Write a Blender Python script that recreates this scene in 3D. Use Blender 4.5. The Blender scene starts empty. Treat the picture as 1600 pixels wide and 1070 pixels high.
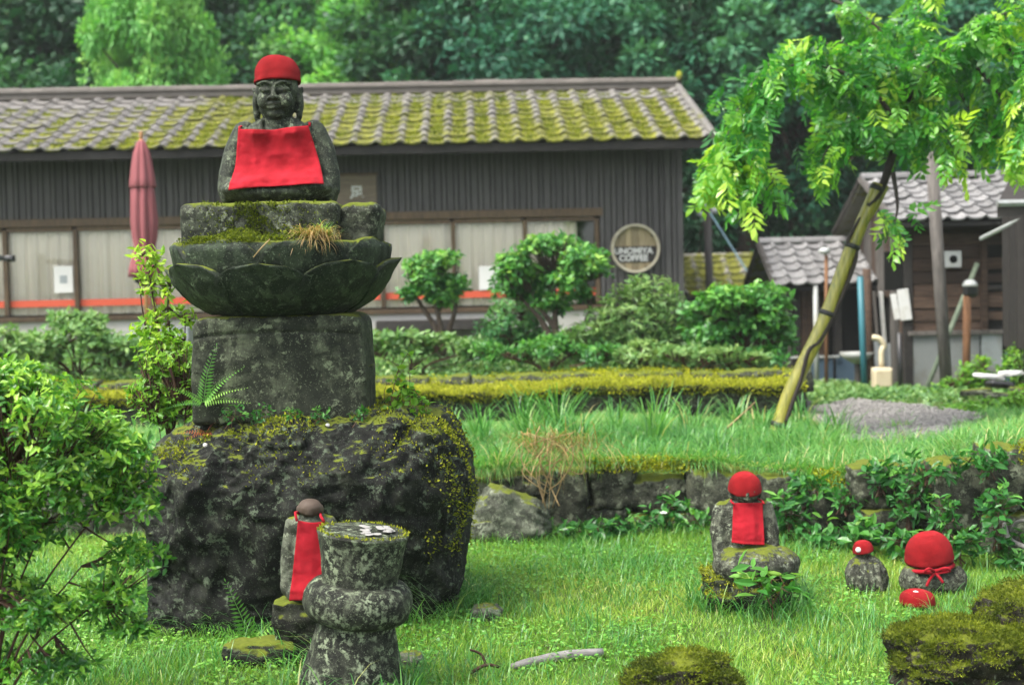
import bpy, bmesh, math, random
import numpy as np
from mathutils import Vector, Matrix
from mathutils.bvhtree import BVHTree
random.seed(7)
RNG = np.random.default_rng(11)
S = bpy.context.scene
COL = S.collection
R = math.radians

# ------------------------------------------------------------------ camera
FPX = 2222.0                       # focal length in photo pixels (1600 wide)
PITCH, ROLL = 2.19, 1.25
cam_d = bpy.data.cameras.new('camera')
cam_d.lens, cam_d.sensor_width, cam_d.sensor_fit = 50.0, 36.0, 'HORIZONTAL'
cam_d.clip_start, cam_d.clip_end = 0.1, 600
cam_d.dof.use_dof = True
cam_d.dof.focus_distance = 5.9
cam_d.dof.aperture_fstop = 2.4
cam_d.dof.aperture_blades = 0
cam = bpy.data.objects.new('camera', cam_d)
COL.objects.link(cam)
CAMR = Matrix.Rotation(R(90 - PITCH), 3, 'X') @ Matrix.Rotation(R(-ROLL), 3, 'Z')
CAMP = Vector((0, 0, 1.5))
cam.matrix_world = Matrix.Translation(CAMP) @ CAMR.to_4x4()
S.camera = cam

# ------------------------------------------------------------------ light
SUN_EL, SUN_AZ = 58.0, -125.0      # degrees; azimuth from +Y (view direction) towards +X
W = bpy.data.worlds.new('World'); S.world = W; W.use_nodes = True
wn = W.node_tree
sky = wn.nodes.new('ShaderNodeTexSky')
sky.sky_type = 'NISHITA'; sky.sun_disc = False
sky.sun_elevation = R(SUN_EL); sky.sun_rotation = R(SUN_AZ)
sky.altitude = 300; sky.air_density = 0.6; sky.dust_density = 4.0; sky.ozone_density = 0.6
hs = wn.nodes.new('ShaderNodeHueSaturation'); hs.inputs['Saturation'].default_value = 0.35     # an even, nearly white rain sky
wn.links.new(sky.outputs[0], hs.inputs['Color'])
wn.links.new(hs.outputs[0], wn.nodes['Background'].inputs[0])
wn.nodes['Background'].inputs[1].default_value = 0.15
sun_d = bpy.data.lights.new('sun', 'SUN')
sun_d.energy, sun_d.angle, sun_d.color = 1.5, R(22), (1.0, 0.95, 0.87)
sun = bpy.data.objects.new('sun', sun_d); COL.objects.link(sun)
_sd = Vector((math.sin(R(SUN_AZ)) * math.cos(R(SUN_EL)), math.cos(R(SUN_AZ)) * math.cos(R(SUN_EL)), math.sin(R(SUN_EL))))
sun.rotation_euler = _sd.to_track_quat('Z', 'Y').to_euler()
sun.location = _sd * 60
vs = S.view_settings
vs.view_transform, vs.look, vs.exposure, vs.gamma, vs.use_curve_mapping = 'Standard', 'None', 2.05, 1.0, False
S.cycles.max_bounces = 6; S.cycles.diffuse_bounces = 3; S.cycles.glossy_bounces = 2
S.cycles.transmission_bounces = 4; S.cycles.transparent_max_bounces = 8
S.cycles.use_denoising = True
S.cycles.use_adaptive_sampling = True

# ------------------------------------------------------------------ helpers
def ray(px, py):
    return CAMR @ Vector(((px - 800) / FPX, -(py - 535) / FPX, -1))
def P(px, py, Y):
    d = ray(px, py); return CAMP + d * (Y / d.y)
def on_plane(px, py, Mw, yoff=0.0):
    """photo point met with the local plane y = yoff of a thing; local coordinates"""
    Mi = Mw.inverted(); o = Mi @ CAMP; d = Mi.to_3x3() @ ray(px, py)
    return o + d * ((yoff - o.y) / d.y)
def sstep(a, b, x):
    t = np.clip((np.asarray(x, float) - a) / (b - a), 0, 1); return t * t * (3 - 2 * t)

_rs = np.random.default_rng(5)
_perm = np.tile(_rs.permutation(256), 3)
_g = _rs.normal(size=(256, 3)); _g /= np.linalg.norm(_g, axis=1)[:, None]
def pn(p):
    p = np.asarray(p, float); i = np.floor(p).astype(int); f = p - i; i &= 255
    u = f * f * f * (f * (f * 6 - 15) + 10)
    out = 0
    for dx in (0, 1):
        for dy in (0, 1):
            for dz in (0, 1):
                h = _perm[_perm[_perm[i[:, 0] + dx] + i[:, 1] + dy] + i[:, 2] + dz]
                g = _g[h]
                d = g[:, 0] * (f[:, 0] - dx) + g[:, 1] * (f[:, 1] - dy) + g[:, 2] * (f[:, 2] - dz)
                w = (u[:, 0] if dx else 1 - u[:, 0]) * (u[:, 1] if dy else 1 - u[:, 1]) * (u[:, 2] if dz else 1 - u[:, 2])
                out = out + d * w
    return out
def fbm(p, scale=1.0, octv=4, seed=0.0, gain=0.5, ridged=False):
    p = np.asarray(p, float) * scale + np.array([seed * 17.3 + 31.7, seed * 7.1 + 11.2, seed * 3.7 + 57.9])
    a, s, t = 1.0, 0.0, 0.0
    for _ in range(octv):
        n = pn(p)
        if ridged: n = 0.5 - np.abs(n) * 1.6
        s = s + a * n; t += a; a *= gain; p = p * 2.03 + 3.1
    return s / t * 1.6

def mesh_np(name, V, F=None, loops=None, totals=None, tint=None, smooth=False):
    me = bpy.data.meshes.new(name)
    V = np.asarray(V, np.float32)
    if F is not None:
        totals = np.array([len(f) for f in F], np.int32)
        loops = np.fromiter((i for f in F for i in f), np.int32)
    me.vertices.add(len(V)); me.vertices.foreach_set('co', V.ravel())
    me.loops.add(len(loops)); me.loops.foreach_set('vertex_index', np.asarray(loops, np.int32))
    starts = np.concatenate(([0], np.cumsum(totals)[:-1])).astype(np.int32)
    me.polygons.add(len(totals)); me.polygons.foreach_set('loop_start', starts)
    if tint is not None:
        a = me.attributes.new('tint', 'FLOAT', 'POINT'); a.data.foreach_set('value', np.asarray(tint, np.float32))
    me.update(calc_edges=True)
    me.polygons.foreach_set('use_smooth', np.full(len(totals), smooth))
    return me
def link(name, me, mat=None, parent=None, kind=None, label=None, cat=None, group=None, loc=None, rot=None):
    if mat is not None and not me.materials: me.materials.append(mat)
    o = bpy.data.objects.new(name, me); COL.objects.link(o)
    if parent is not None: o.parent = parent
    if loc is not None: o.location = loc
    if rot is not None: o.rotation_euler = rot
    tagit(o, label, cat, group, kind)
    return o
def tagit(o, label=None, cat=None, group=None, kind=None):
    if label: o['label'] = label
    if cat: o['category'] = cat
    if group: o['group'] = group
    if kind: o['kind'] = kind
    return o
def thing(name, label, cat, loc=(0, 0, 0), rotz=0.0, group=None):
    o = bpy.data.objects.new(name, None); COL.objects.link(o)
    o.empty_display_size = 0.1
    o.location = loc; o.rotation_euler = (0, 0, rotz)
    return tagit(o, label, cat, group)
def mw(o):
    return Matrix.Translation(o.location) @ o.rotation_euler.to_matrix().to_4x4()
def bm_mesh(bm, name, smooth=False):
    me = bpy.data.meshes.new(name); bm.to_mesh(me); bm.free()
    if smooth: me.polygons.foreach_set('use_smooth', np.full(len(me.polygons), True))
    me.update(); return me
def bm_box(bm, c, s, rot=None, bevel=0.0):
    r = bmesh.ops.create_cube(bm, size=1.0)
    vs_ = r['verts']
    for v in vs_: v.co = Vector((v.co.x * s[0], v.co.y * s[1], v.co.z * s[2]))
    if bevel:
        es = list({e for v in vs_ for e in v.link_edges})
        q = bmesh.ops.bevel(bm, geom=es, offset=bevel, segments=1, affect='EDGES', profile=0.5)
        vs_ = list({v for f in q['faces'] for v in f.verts} | {v for v in vs_ if v.is_valid})
    for v in vs_:
        p = v.co
        if rot is not None: p = rot @ p
        v.co = p + Vector(c)
    return vs_
_boxc = {}
def box_me(s, bevel=0.004):
    k = (round(s[0], 4), round(s[1], 4), round(s[2], 4), bevel)
    if k not in _boxc:
        bm = bmesh.new(); bm_box(bm, (0, 0, 0), s, bevel=bevel); _boxc[k] = bm_mesh(bm, 'block')
    return _boxc[k]
def box(name, c, s, mat, parent=None, rot=None, bevel=0.004, **kw):
    me = box_me(s, bevel)
    if me.materials and me.materials[0] is not mat: me = me.copy(); me.materials.clear()
    return link(name, me, mat, parent, loc=c, rot=rot, **kw)
def tube_np(path, radii, n=8, cap=True):
    path = [Vector(p) for p in path]; V = []; F = []
    if not hasattr(radii, '__len__'): radii = [radii] * len(path)
    up = None
    for i, p in enumerate(path):
        t = (path[min(i + 1, len(path) - 1)] - path[max(i - 1, 0)]).normalized()
        if up is None: up = Vector((0, 0, 1)) if abs(t.z) < 0.9 else Vector((1, 0, 0))
        x = t.cross(up).normalized(); y = x.cross(t).normalized(); up = y
        for k in range(n):
            a = 2 * math.pi * k / n
            V.append(p + (x * math.cos(a) + y * math.sin(a)) * radii[i])
    for i in range(len(path) - 1):
        for k in range(n):
            k2 = (k + 1) % n
            F.append((i * n + k, i * n + k2, (i + 1) * n + k2, (i + 1) * n + k))
    if cap:
        F.append(tuple(range(n - 1, -1, -1))); m = (len(path) - 1) * n
        F.append(tuple(range(m, m + n)))
    return [tuple(v) for v in V], F
class Tubes:
    def __init__(s): s.V = []; s.F = []
    def add(s, path, radii, n=6):
        V, F = tube_np(path, radii, n); o = len(s.V); s.V += V; s.F += [tuple(i + o for i in f) for f in F]
    def me(s, name): return mesh_np(name, s.V, s.F, smooth=True)
def curve(pts, n=12):
    """Catmull-Rom through points"""
    pts = [Vector(p) for p in pts]
    if len(pts) == 2: return [pts[0].lerp(pts[1], i / n) for i in range(n + 1)]
    q = [pts[0] * 2 - pts[1]] + pts + [pts[-1] * 2 - pts[-2]]; out = []
    per = max(2, n // (len(pts) - 1))
    for i in range(1, len(q) - 2):
        for k in range(per):
            t = k / per; a, b, c, d = q[i - 1], q[i], q[i + 1], q[i + 2]
            out.append(0.5 * ((2 * b) + (c - a) * t + (2 * a - 5 * b + 4 * c - d) * t * t + (3 * b - a - 3 * c + d) * t ** 3))
    out.append(pts[-1]); return out
def lathe_me(name, prof, n=48, smooth=True, fn=None, nz=None):
    V, F = [], []
    for r, z in prof:
        for k in range(n):
            a = 2 * math.pi * k / n
            rr = r if fn is None else fn(r, z, a)
            V.append((rr * math.cos(a), rr * math.sin(a), z))
    for i in range(len(prof) - 1):
        for k in range(n):
            k2 = (k + 1) % n; F.append((i * n + k, i * n + k2, (i + 1) * n + k2, (i + 1) * n + k))
    F.append(tuple(range(n - 1, -1, -1))); m = (len(prof) - 1) * n; F.append(tuple(range(m, m + n)))
    if nz is not None:
        V = np.array(V); q = V.copy(); q[:, 2] = 0; q /= np.linalg.norm(q, axis=1)[:, None] + 1e-9; V = V + q * (fbm(V, nz[1], 4, nz[2]) * nz[0])[:, None]
    return mesh_np(name, V, F, smooth=smooth)

# --- scatter of a small template (leaf, blade, frond ...) into one mesh
def scatter(name, T, pos, ydir, zdir, sx, sy=None, sz=None, tint=None, smooth=False):
    TV, TF = T; TV = np.asarray(TV, float); N = len(pos); k = len(TV)
    pos = np.asarray(pos, float); y = np.asarray(ydir, float); z = np.asarray(zdir, float)
    y = y / (np.linalg.norm(y, axis=1)[:, None] + 1e-9)
    z = z - y * (z * y).sum(1)[:, None]; z = z / (np.linalg.norm(z, axis=1)[:, None] + 1e-9)
    x = np.cross(y, z)
    sx = np.broadcast_to(sx, N)[:, None]; sy = sx if sy is None else np.broadcast_to(sy, N)[:, None]
    sz = sx if sz is None else np.broadcast_to(sz, N)[:, None]
    V = (pos[:, None, :] + TV[None, :, 0:1] * (x * sx)[:, None, :] + TV[None, :, 1:2] * (y * sy)[:, None, :] + TV[None, :, 2:3] * (z * sz)[:, None, :]).reshape(-1, 3)
    tot = np.array([len(f) for f in TF]); lp = np.array([i for f in TF for i in f])
    loops = (lp[None, :] + (np.arange(N) * k)[:, None]).ravel()
    totals = np.tile(tot, N)
    if tint is None: tint = RNG.random(N)
    return mesh_np(name, V, loops=loops, totals=totals, tint=np.repeat(tint, k), smooth=smooth)
LEAF = ([(0, 0, 0), (-.5, .38, .05), (0, .36, -.06), (.5, .38, .05), (-.36, .72, .02), (0, .70, -.05), (.36, .72, .02), (0, 1, -.10)],
        [(0, 2, 1), (0, 3, 2), (1, 2, 5, 4), (2, 3, 6, 5), (4, 5, 7), (5, 6, 7)])
LEAF2 = ([(0, 0, 0), (-.5, .5, .1), (.5, .5, .1), (0, 1, -.05)], [(0, 2, 1), (1, 2, 3)])
BLADE = ([(-.5, 0, 0), (.5, 0, 0), (-.42, .5, .06), (.42, .5, .06), (0, 1, .3)], [(0, 1, 3, 2), (2, 3, 4)])
BLADE2 = ([(-.5, 0, 0), (.5, 0, 0), (-.5, .35, .04), (.5, .35, .04), (-.42, .65, .17), (.42, .65, .17), (-.25, .88, .38), (.25, .88, .38), (0, .98, .66)],
          [(0, 1, 3, 2), (2, 3, 5, 4), (4, 5, 7, 6), (6, 7, 8)])
def frond_T(pairs, leaflet=LEAF2, lw=.09, ll=.3, droop=.25, fern=False, tilt=.25):
    V, F = [], []
    V += [(-.006, 0, 0), (.006, 0, 0), (-.006, .5, -droop * .25), (.006, .5, -droop * .25), (0, 1, -droop)]
    F += [(0, 1, 3, 2), (2, 3, 4)]
    LV, LF = leaflet
    def put(bx, by, bz, ang, l, w, tilt):
        o = len(V); c, s = math.cos(ang), math.sin(ang)
        for (x, y, z) in LV:
            x, y, z = x * w, y * l, z * w * .6
            z -= tilt * y
            V.append((bx + x * c + y * s, by - x * s + y * c, bz + z))
        F.extend(tuple(i + o for i in f) for f in LF)
    for k in range(pairs):
        t = (k + .8) / (pairs + .3); z = -droop * t * t
        sc = (1 - .75 * t ** 1.3) if fern else (.75 + .5 * math.sin(math.pi * t))
        for s in (-1, 1):
            put(0, t, z, s * R(72 if fern else 58), ll * sc, lw * (sc if fern else 1), tilt)
    put(0, 1, -droop, 0, ll * (.3 if fern else .9), lw * (.4 if fern else 1), tilt + .15)
    return V, F
def rand_dirs(n, zmin=-1.0, zmax=1.0):
    z = RNG.uniform(zmin, zmax, n); a = RNG.uniform(0, 2 * np.pi, n); r = np.sqrt(1 - z * z)
    return np.stack([r * np.cos(a), r * np.sin(a), z], 1)

_cg = {}
def cubegrid(n):
    if n in _cg: return _cg[n]
    t = np.linspace(-1, 1, n + 1); V = []; F = []; off = 0
    for ax in range(3):
        for s in (-1, 1):
            a, b = np.meshgrid(t, t, indexing='ij'); c = np.full_like(a, s)
            p = [None] * 3; p[ax] = c; p[(ax + 1) % 3] = a; p[(ax + 2) % 3] = b
            V.append(np.stack([q.ravel() for q in p], 1))
            i, j = np.meshgrid(np.arange(n), np.arange(n), indexing='ij'); i = i.ravel(); j = j.ravel()
            q = np.stack([i * (n + 1) + j, (i + 1) * (n + 1) + j, (i + 1) * (n + 1) + j + 1, i * (n + 1) + j + 1], 1) + off
            F.append(q if s > 0 else q[:, ::-1]); off += (n + 1) ** 2
    V = np.concatenate(V); F = np.concatenate(F)
    key = np.round(V * 1e5).astype(np.int64)
    _, idx, inv = np.unique(key, axis=0, return_index=True, return_inverse=True)
    _cg[n] = (V[idx], inv.reshape(-1)[F]); return _cg[n]
def quad_me(name, V, F, smooth=True):
    return mesh_np(name, V, loops=np.asarray(F).ravel(), totals=np.full(len(F), 4), smooth=smooth)
def vnormals(V, F):
    a, b, c, d = (V[F[:, i]] for i in range(4)); n = np.cross(c - a, d - b)
    N = np.zeros_like(V)
    for i in range(4): np.add.at(N, F[:, i], n)
    return N / (np.linalg.norm(N, axis=1)[:, None] + 1e-12)
def rblock(w, d, h, r=.03, n=14, amp=.006, fs=6., seed=0, shape=None, oct=4):
    """weathered stone block with rounded edges, base at z=0"""
    V, F = cubegrid(n); half = np.array([w, d, h]) / 2
    p = V * half; q = np.clip(p, -(half - r), half - r); e = p - q
    L = np.linalg.norm(e, axis=1)[:, None]; p = np.where(L > 1e-9, q + e / np.maximum(L, 1e-9) * r, p)
    if shape is not None: p = shape(p)
    nn = vnormals(p, F); p = p + nn * (fbm(p, fs, oct, seed) * amp)[:, None]
    p[:, 2] += h / 2
    return p, F
def rock(w, d, h, seed, n=10, boxy=.55, amp=.13, fs=1.6, oct=4):
    V, F = cubegrid(n); sp = V / np.linalg.norm(V, axis=1)[:, None]
    p = sp * (1 - boxy) + V * boxy * .8
    k = 1 + amp * fbm(sp, fs, oct, seed) * 1.6 + amp * .5 * fbm(sp, fs * 2.2, 2, seed + 9, ridged=True)
    p = p * k[:, None]; p[:, 2] += 1 * .0
    return p * np.array([w, d, h]) / 2, F

# --- voxel-union sculpting for stone figures
def ell(bm, c, r, rot=None, seg=20):
    q = bmesh.ops.create_uvsphere(bm, u_segments=seg, v_segments=seg // 2 + 2, radius=1.0)
    for v in q['verts']:
        p = Vector((v.co.x * r[0], v.co.y * r[1], v.co.z * r[2]))
        if rot is not None: p = rot @ p
        v.co = p + Vector(c)
def cap_(bm, pts, rad, n=12):
    pts = [Vector(p) for p in pts]
    V, F = tube_np(pts, rad, n)
    vs_ = [bm.verts.new(v) for v in V]
    for f in F: bm.faces.new([vs_[i] for i in f])
    for p, r in ((pts[0], rad[0]), (pts[-1], rad[-1])): ell(bm, p, (r, r, r), seg=12)
def sculpt(bm, voxel, smooth=2, amp=.003, fs=14., seed=0):
    bmesh.ops.recalc_face_normals(bm, faces=bm.faces)
    me = bm_mesh(bm, 'sculpt_tmp'); o = bpy.data.objects.new('sculpt_tmp', me); COL.objects.link(o)
    m = o.modifiers.new('r', 'REMESH'); m.mode = 'VOXEL'; m.voxel_size = voxel
    if smooth:
        sm = o.modifiers.new('s', 'SMOOTH'); sm.factor = .5; sm.iterations = smooth
    dg = bpy.context.evaluated_depsgraph_get()
    out = bpy.data.meshes.new_from_object(o.evaluated_get(dg))
    bpy.data.objects.remove(o); bpy.data.meshes.remove(me)
    n = len(out.vertices); V = np.empty(n * 3, np.float32); out.vertices.foreach_get('co', V); V = V.reshape(-1, 3).astype(float)
    N = np.empty(n * 3, np.float32); out.vertex_normals.foreach_get('vector', N); N = N.reshape(-1, 3)
    V = V + N * (fbm(V, fs, 4, seed) * amp)[:, None]
    out.vertices.foreach_set('co', V.astype(np.float32).ravel()); out.update()
    out.polygons.foreach_set('use_smooth', np.full(len(out.polygons), True))
    return out
def bvh_of(me):
    return BVHTree.FromPolygons([v.co.copy() for v in me.vertices], [tuple(p.vertices) for p in me.polygons])
def bib_me(bvh, TL, TR, BL, BR, default_y, off=.008, nu=26, nv=30, wr=.006, seed=1, sag=0.0, belly=0.0, ymin=-2.0, iters=60):
    """cloth hung on a stone figure: the photo's outline dropped onto the body, smoothed and wrinkled; x,z local"""
    X = np.zeros((nv, nu)); Z = np.zeros((nv, nu)); Y = np.zeros((nv, nu))
    for j in range(nv):
        for i in range(nu):
            u, v = i / (nu - 1), j / (nv - 1)
            x = (TL[0] * (1 - u) + TR[0] * u) * (1 - v) + (BL[0] * (1 - u) + BR[0] * u) * v
            z = (TL[1] * (1 - u) + TR[1] * u) * (1 - v) + (BL[1] * (1 - u) + BR[1] * u) * v
            z -= sag * math.sin(math.pi * u) * (1 - v)
            h = bvh.ray_cast(Vector((x, ymin, z)), Vector((0, 1, 0)))
            X[j, i], Z[j, i], Y[j, i] = x, z, (h[0].y if h[0] is not None and h[0].y < default_y + .15 else default_y)
    H = Y.copy(); Y = np.minimum(Y, default_y + .05)
    for _ in range(iters):
        A = np.pad(Y, 1, mode='edge'); Y = (A[:-2, 1:-1] + A[2:, 1:-1] + A[1:-1, :-2] + A[1:-1, 2:]) / 4
        for j in range(1, nv): Y[j] = np.minimum(Y[j], Y[j - 1] + .02)
        Y = np.minimum(Y, H - off)
    p = np.stack([X.ravel(), np.zeros(X.size), Z.ravel()], 1)
    v = np.repeat(np.linspace(0, 1, nv), nu)
    Y = Y - ((np.abs(fbm(p * [1.5, 1, .6], 9, 3, seed)) + .8 * np.abs(fbm(p * [.7, 1, 1.4], 14, 3, seed + 8))) * wr * (0.3 + v)).reshape(Y.shape) - belly * (v ** 2).reshape(Y.shape)
    Y = Y - (fbm(p * [2.4, 1, .45], 5, 2, seed + 21) * wr * .8 * (.15 + v)).reshape(Y.shape) + .0035 * (np.exp(-((v - .925) / .02) ** 2)).reshape(Y.shape)      # hanging folds, stitched hem
    Z = Z + fbm(p, 7, 2, seed + 3).reshape(Z.shape) * .004
    V = np.stack([X.ravel(), Y.ravel(), Z.ravel()], 1)
    i, j = np.meshgrid(np.arange(nu - 1), np.arange(nv - 1)); a = (j * nu + i).ravel()
    F = np.stack([a, a + nu, a + nu + 1, a + 1], 1)
    # thickness: back sheet and rim
    n = len(V); V2 = V + [0, .004, 0]
    rim = list(range(nu)) + [k * nu + nu - 1 for k in range(1, nv)] + [(nv - 1) * nu + k for k in range(nu - 2, -1, -1)] + [k * nu for k in range(nv - 2, 0, -1)]
    rq = [(rim[k], rim[(k + 1) % len(rim)], rim[(k + 1) % len(rim)] + n, rim[k] + n) for k in range(len(rim))]
    return quad_me('bib', np.vstack([V, V2]), np.vstack([F, F[:, ::-1] + n, np.array(rq)]))
def cap_me(rx, ry, h, rim=.012, n=40, rows=14, peak=0.0, power=2.3, seed=0, amp=.003, squash=0):
    """knitted cap: dome with a rolled rim, z=0 at the rim"""
    prof = [(1.0, 0.0)]
    V, F = [], []
    rings = [(.90, .004), (1.0, -rim * .4), (1.03, rim * .2), (1.015, rim)]
    for k in range(1, rows):
        t = k / rows; z = rim + (h - rim) * t
        r = (1 - t ** power) ** (1 / power); rings.append((max(r, .03), z + peak * max(0, 1 - r * 3)))
    for r, z in rings:
        for i in range(n):
            a = 2 * math.pi * i / n; V.append((rx * r * math.cos(a), ry * r * math.sin(a), z))
    for k in range(len(rings) - 1):
        for i in range(n):
            i2 = (i + 1) % n; F.append((k * n + i, k * n + i2, (k + 1) * n + i2, (k + 1) * n + i))
    m = (len(rings) - 1) * n; F.append(tuple(range(m, m + n))); F.append(tuple(range(n - 1, -1, -1)))
    V = np.array(V); V = V * (1 + .05 * fbm(V, 1.2 / max(rx, .03) * .6, 2, seed + 5)[:, None]); V = V + fbm(V, 20, 4, seed)[:, None] * amp * np.array([1, 1, .6])
    return mesh_np('cap', V, F, smooth=True)
# ------------------------------------------------------------------ materials
class MB:
    def __init__(s, name):
        s.m = bpy.data.materials.new(name); s.m.use_nodes = True; s.t = s.m.node_tree
        s.b = s.t.nodes['Principled BSDF']; s.out = s.t.nodes['Material Output']
    def n(s, ty, **kw):
        nd = s.t.nodes.new(ty)
        for k, v in kw.items():
            if k.startswith('i_'):
                key = k[2:]; key = int(key) if key.isdigit() else key
                s.put(nd, key, v)
            else: setattr(nd, k, v)
        return nd
    def put(s, nd, key, v):
        if isinstance(v, bpy.types.NodeSocket): s.t.links.new(v, nd.inputs[key])
        elif isinstance(v, bpy.types.Node): s.t.links.new(v.outputs[0], nd.inputs[key])
        else: nd.inputs[key].default_value = v
    def noise(s, scale, detail=5, rough=.6, vec=None, dist=0.0):
        nd = s.n('ShaderNodeTexNoise'); nd.inputs['Scale'].default_value = scale; nd.inputs['Detail'].default_value = detail
        nd.inputs['Roughness'].default_value = rough; nd.inputs['Distortion'].default_value = dist
        if vec is not None: s.put(nd, 'Vector', vec)
        return nd.outputs[0]
    def ramp(s, fac, stops, interp='LINEAR'):
        nd = s.n('ShaderNodeValToRGB'); s.put(nd, 0, fac); e = nd.color_ramp.elements; nd.color_ramp.interpolation = interp
        while len(e) < len(stops): e.new(0.5)
        for el, (p, c) in zip(e, stops):
            el.position = p; el.color = (c, c, c, 1) if not hasattr(c, '__len__') else (*c, 1)
        return nd.outputs[0]
    def mix(s, f, a, b, mode='MIX'):
        nd = s.n('ShaderNodeMix', data_type='RGBA', blend_type=mode)
        s.put(nd, 0, f)
        for k, v in ((6, a), (7, b)):
            if isinstance(v, tuple): v = (*v, 1)
            s.put(nd, k, v)
        return nd.outputs[2]
    def math(s, op, a, b=0.0):
        nd = s.n('ShaderNodeMath', operation=op); s.put(nd, 0, a); s.put(nd, 1, b); return nd.outputs[0]
    def obj(s): return s.n('ShaderNodeTexCoord').outputs['Object']
    def rand(s): return s.n('ShaderNodeObjectInfo').outputs['Random']
    def nz(s):
        g = s.n('ShaderNodeNewGeometry'); x = s.n('ShaderNodeSeparateXYZ'); s.put(x, 0, g.outputs['Normal']); return x.outputs[2]
    def pos(s): return s.n('ShaderNodeNewGeometry').outputs['Position']
    def bump(s, h, strength=.5, dist=.01, normal=None):
        nd = s.n('ShaderNodeBump'); nd.inputs['Strength'].default_value = strength; nd.inputs['Distance'].default_value = dist
        s.put(nd, 'Height', h)
        if normal is not None: s.put(nd, 'Normal', normal)
        return nd.outputs[0]
    def fin(s, color=None, rough=.8, normal=None, spec=.3, metal=0.0):
        if color is not None:
            if isinstance(color, tuple): color = (*color, 1)
            s.put(s.b, 'Base Color', color)
        s.put(s.b, 'Roughness', rough); s.b.inputs['Specular IOR Level'].default_value = spec
        s.b.inputs['Metallic'].default_value = metal
        if normal is not None: s.put(s.b, 'Normal', normal)
        return s.m

def stone_mat(name, dark, mid, light, lich=.5, lichc=(.30, .33, .27), moss=.4, mossc=((.035, .055, .008), (.13, .15, .015)), sc=1.0, rough=.72, world=False, streak=0.0):
    gr = lambda c: (c[0] * .74, c[1] * .80, c[2] * .67)      # weathered stone carries a green algal cast
    dark, mid, light, lichc = gr(dark), gr(mid), gr(light), gr(lichc)
    m = MB(name); v = m.pos() if world else m.obj()
    base = m.ramp(m.noise(3.2 * sc, 7, .62, v), [(.33, dark), (.52, mid), (.68, light)])
    fine = m.noise(38 * sc, 6, .7, v)
    base = m.mix(.55, base, m.ramp(fine, [(.3, .35), (.55, 1.0), (.75, 1.5)]), 'MULTIPLY')
    # dark crust patches
    base = m.mix(m.ramp(m.noise(7 * sc, 8, .68, v, .6), [(.47, 0.0), (.54, .8)]), base, tuple(c * .55 for c in dark))
    if streak:
        mp = m.n('ShaderNodeMapping'); m.put(mp, 0, v); mp.inputs['Scale'].default_value = (9, 9, 1.3)
        base = m.mix(m.ramp(m.noise(1.0, 6, .65, mp.outputs[0]), [(.46, 0.0), (.60, streak)]), base, tuple(c * .8 for c in dark))
    # pale lichen rosettes
    l1 = m.ramp(m.noise(13 * sc, 8, .72, v, .3), [(.60 - .14 * lich, 0.0), (.64 - .12 * lich, .9)])
    l2 = m.ramp(m.noise(4.5 * sc, 3, .5, v), [(.38, 0.0), (.58, 1.0)])
    base = m.mix(m.math('MULTIPLY', l1, l2), base, lichc)
    sp = m.ramp(m.noise(75 * sc, 2, .5, v), [(.66, 0.0), (.69, .65)])
    base = m.mix(sp, base, tuple(min(.8, c * 1.25) for c in lichc))
    # moss on what faces up and in damp hollows
    mm = m.math('ADD', m.math('MULTIPLY', m.nz(), .55), m.math('MULTIPLY', m.noise(5 * sc, 6, .65, v), 1.0))
    mk = m.ramp(mm, [(1.02 - .5 * moss, 0.0), (1.14 - .5 * moss, 1.0)])
    mc = m.mix(m.noise(22 * sc, 5, .7, v), mossc[0], mossc[1])
    base = m.mix(mk, base, mc)
    h = m.math('ADD', m.math('MULTIPLY', m.noise(16 * sc, 9, .68, v), 1.0), m.math('MULTIPLY', l1, .12))
    nb = m.bump(h, .75, .02 / sc); nb = m.bump(m.noise(90 * sc, 4, .7, v), .35, .004, nb)
    r = m.mix(mk, (rough,) * 3, (.95,) * 3)
    return m.fin(base, r, nb, .16)
def leaf_mat(name, stops, trans=.35, rough=.42, spec=.4, objvar=0.0):
    m = MB(name); a = m.n('ShaderNodeAttribute', attribute_name='tint').outputs['Fac']
    if objvar:
        a = m.math('ADD', a, m.math('MULTIPLY', m.math('SUBTRACT', m.rand(), .5), objvar))
    c = m.ramp(a, stops)
    m.fin(c, rough, None, spec)
    t = m.n('ShaderNodeBsdfTranslucent'); m.put(t, 0, m.mix(1.0, c, (1.25, 1.35, .7), 'MULTIPLY'))
    mx = m.n('ShaderNodeMixShader'); mx.inputs[0].default_value = trans
    m.t.links.new(m.b.outputs[0], mx.inputs[1]); m.t.links.new(t.outputs[0], mx.inputs[2]); m.t.links.new(mx.outputs[0], m.out.inputs[0])
    return m.m
def wood_mat(name, a, b, scale=(1, 12, 12), rough=.8, moss=0.0, objvar=.5, bs=.4):
    m = MB(name); mp = m.n('ShaderNodeMapping'); m.put(mp, 0, m.obj()); mp.inputs['Scale'].default_value = scale
    rv = m.rand(); ad = m.n('ShaderNodeVectorMath', operation='ADD'); m.put(ad, 0, mp.outputs[0]); m.put(ad, 1, m.math('MULTIPLY', rv, 37.0))
    g = m.noise(4, 7, .65, ad.outputs[0], .4)
    c = m.mix(m.ramp(g, [(.3, 0.0), (.7, 1.0)]), a, b)
    k = m.math('ADD', 1 - objvar * .5, m.math('MULTIPLY', rv, objvar))
    cc = m.n('ShaderNodeMix', data_type='RGBA', blend_type='MULTIPLY'); cc.inputs[0].default_value = 1; m.put(cc, 6, c); m.put(cc, 7, k)
    return m.fin(cc.outputs[2], rough, m.bump(g, bs, .006), .25)
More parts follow.
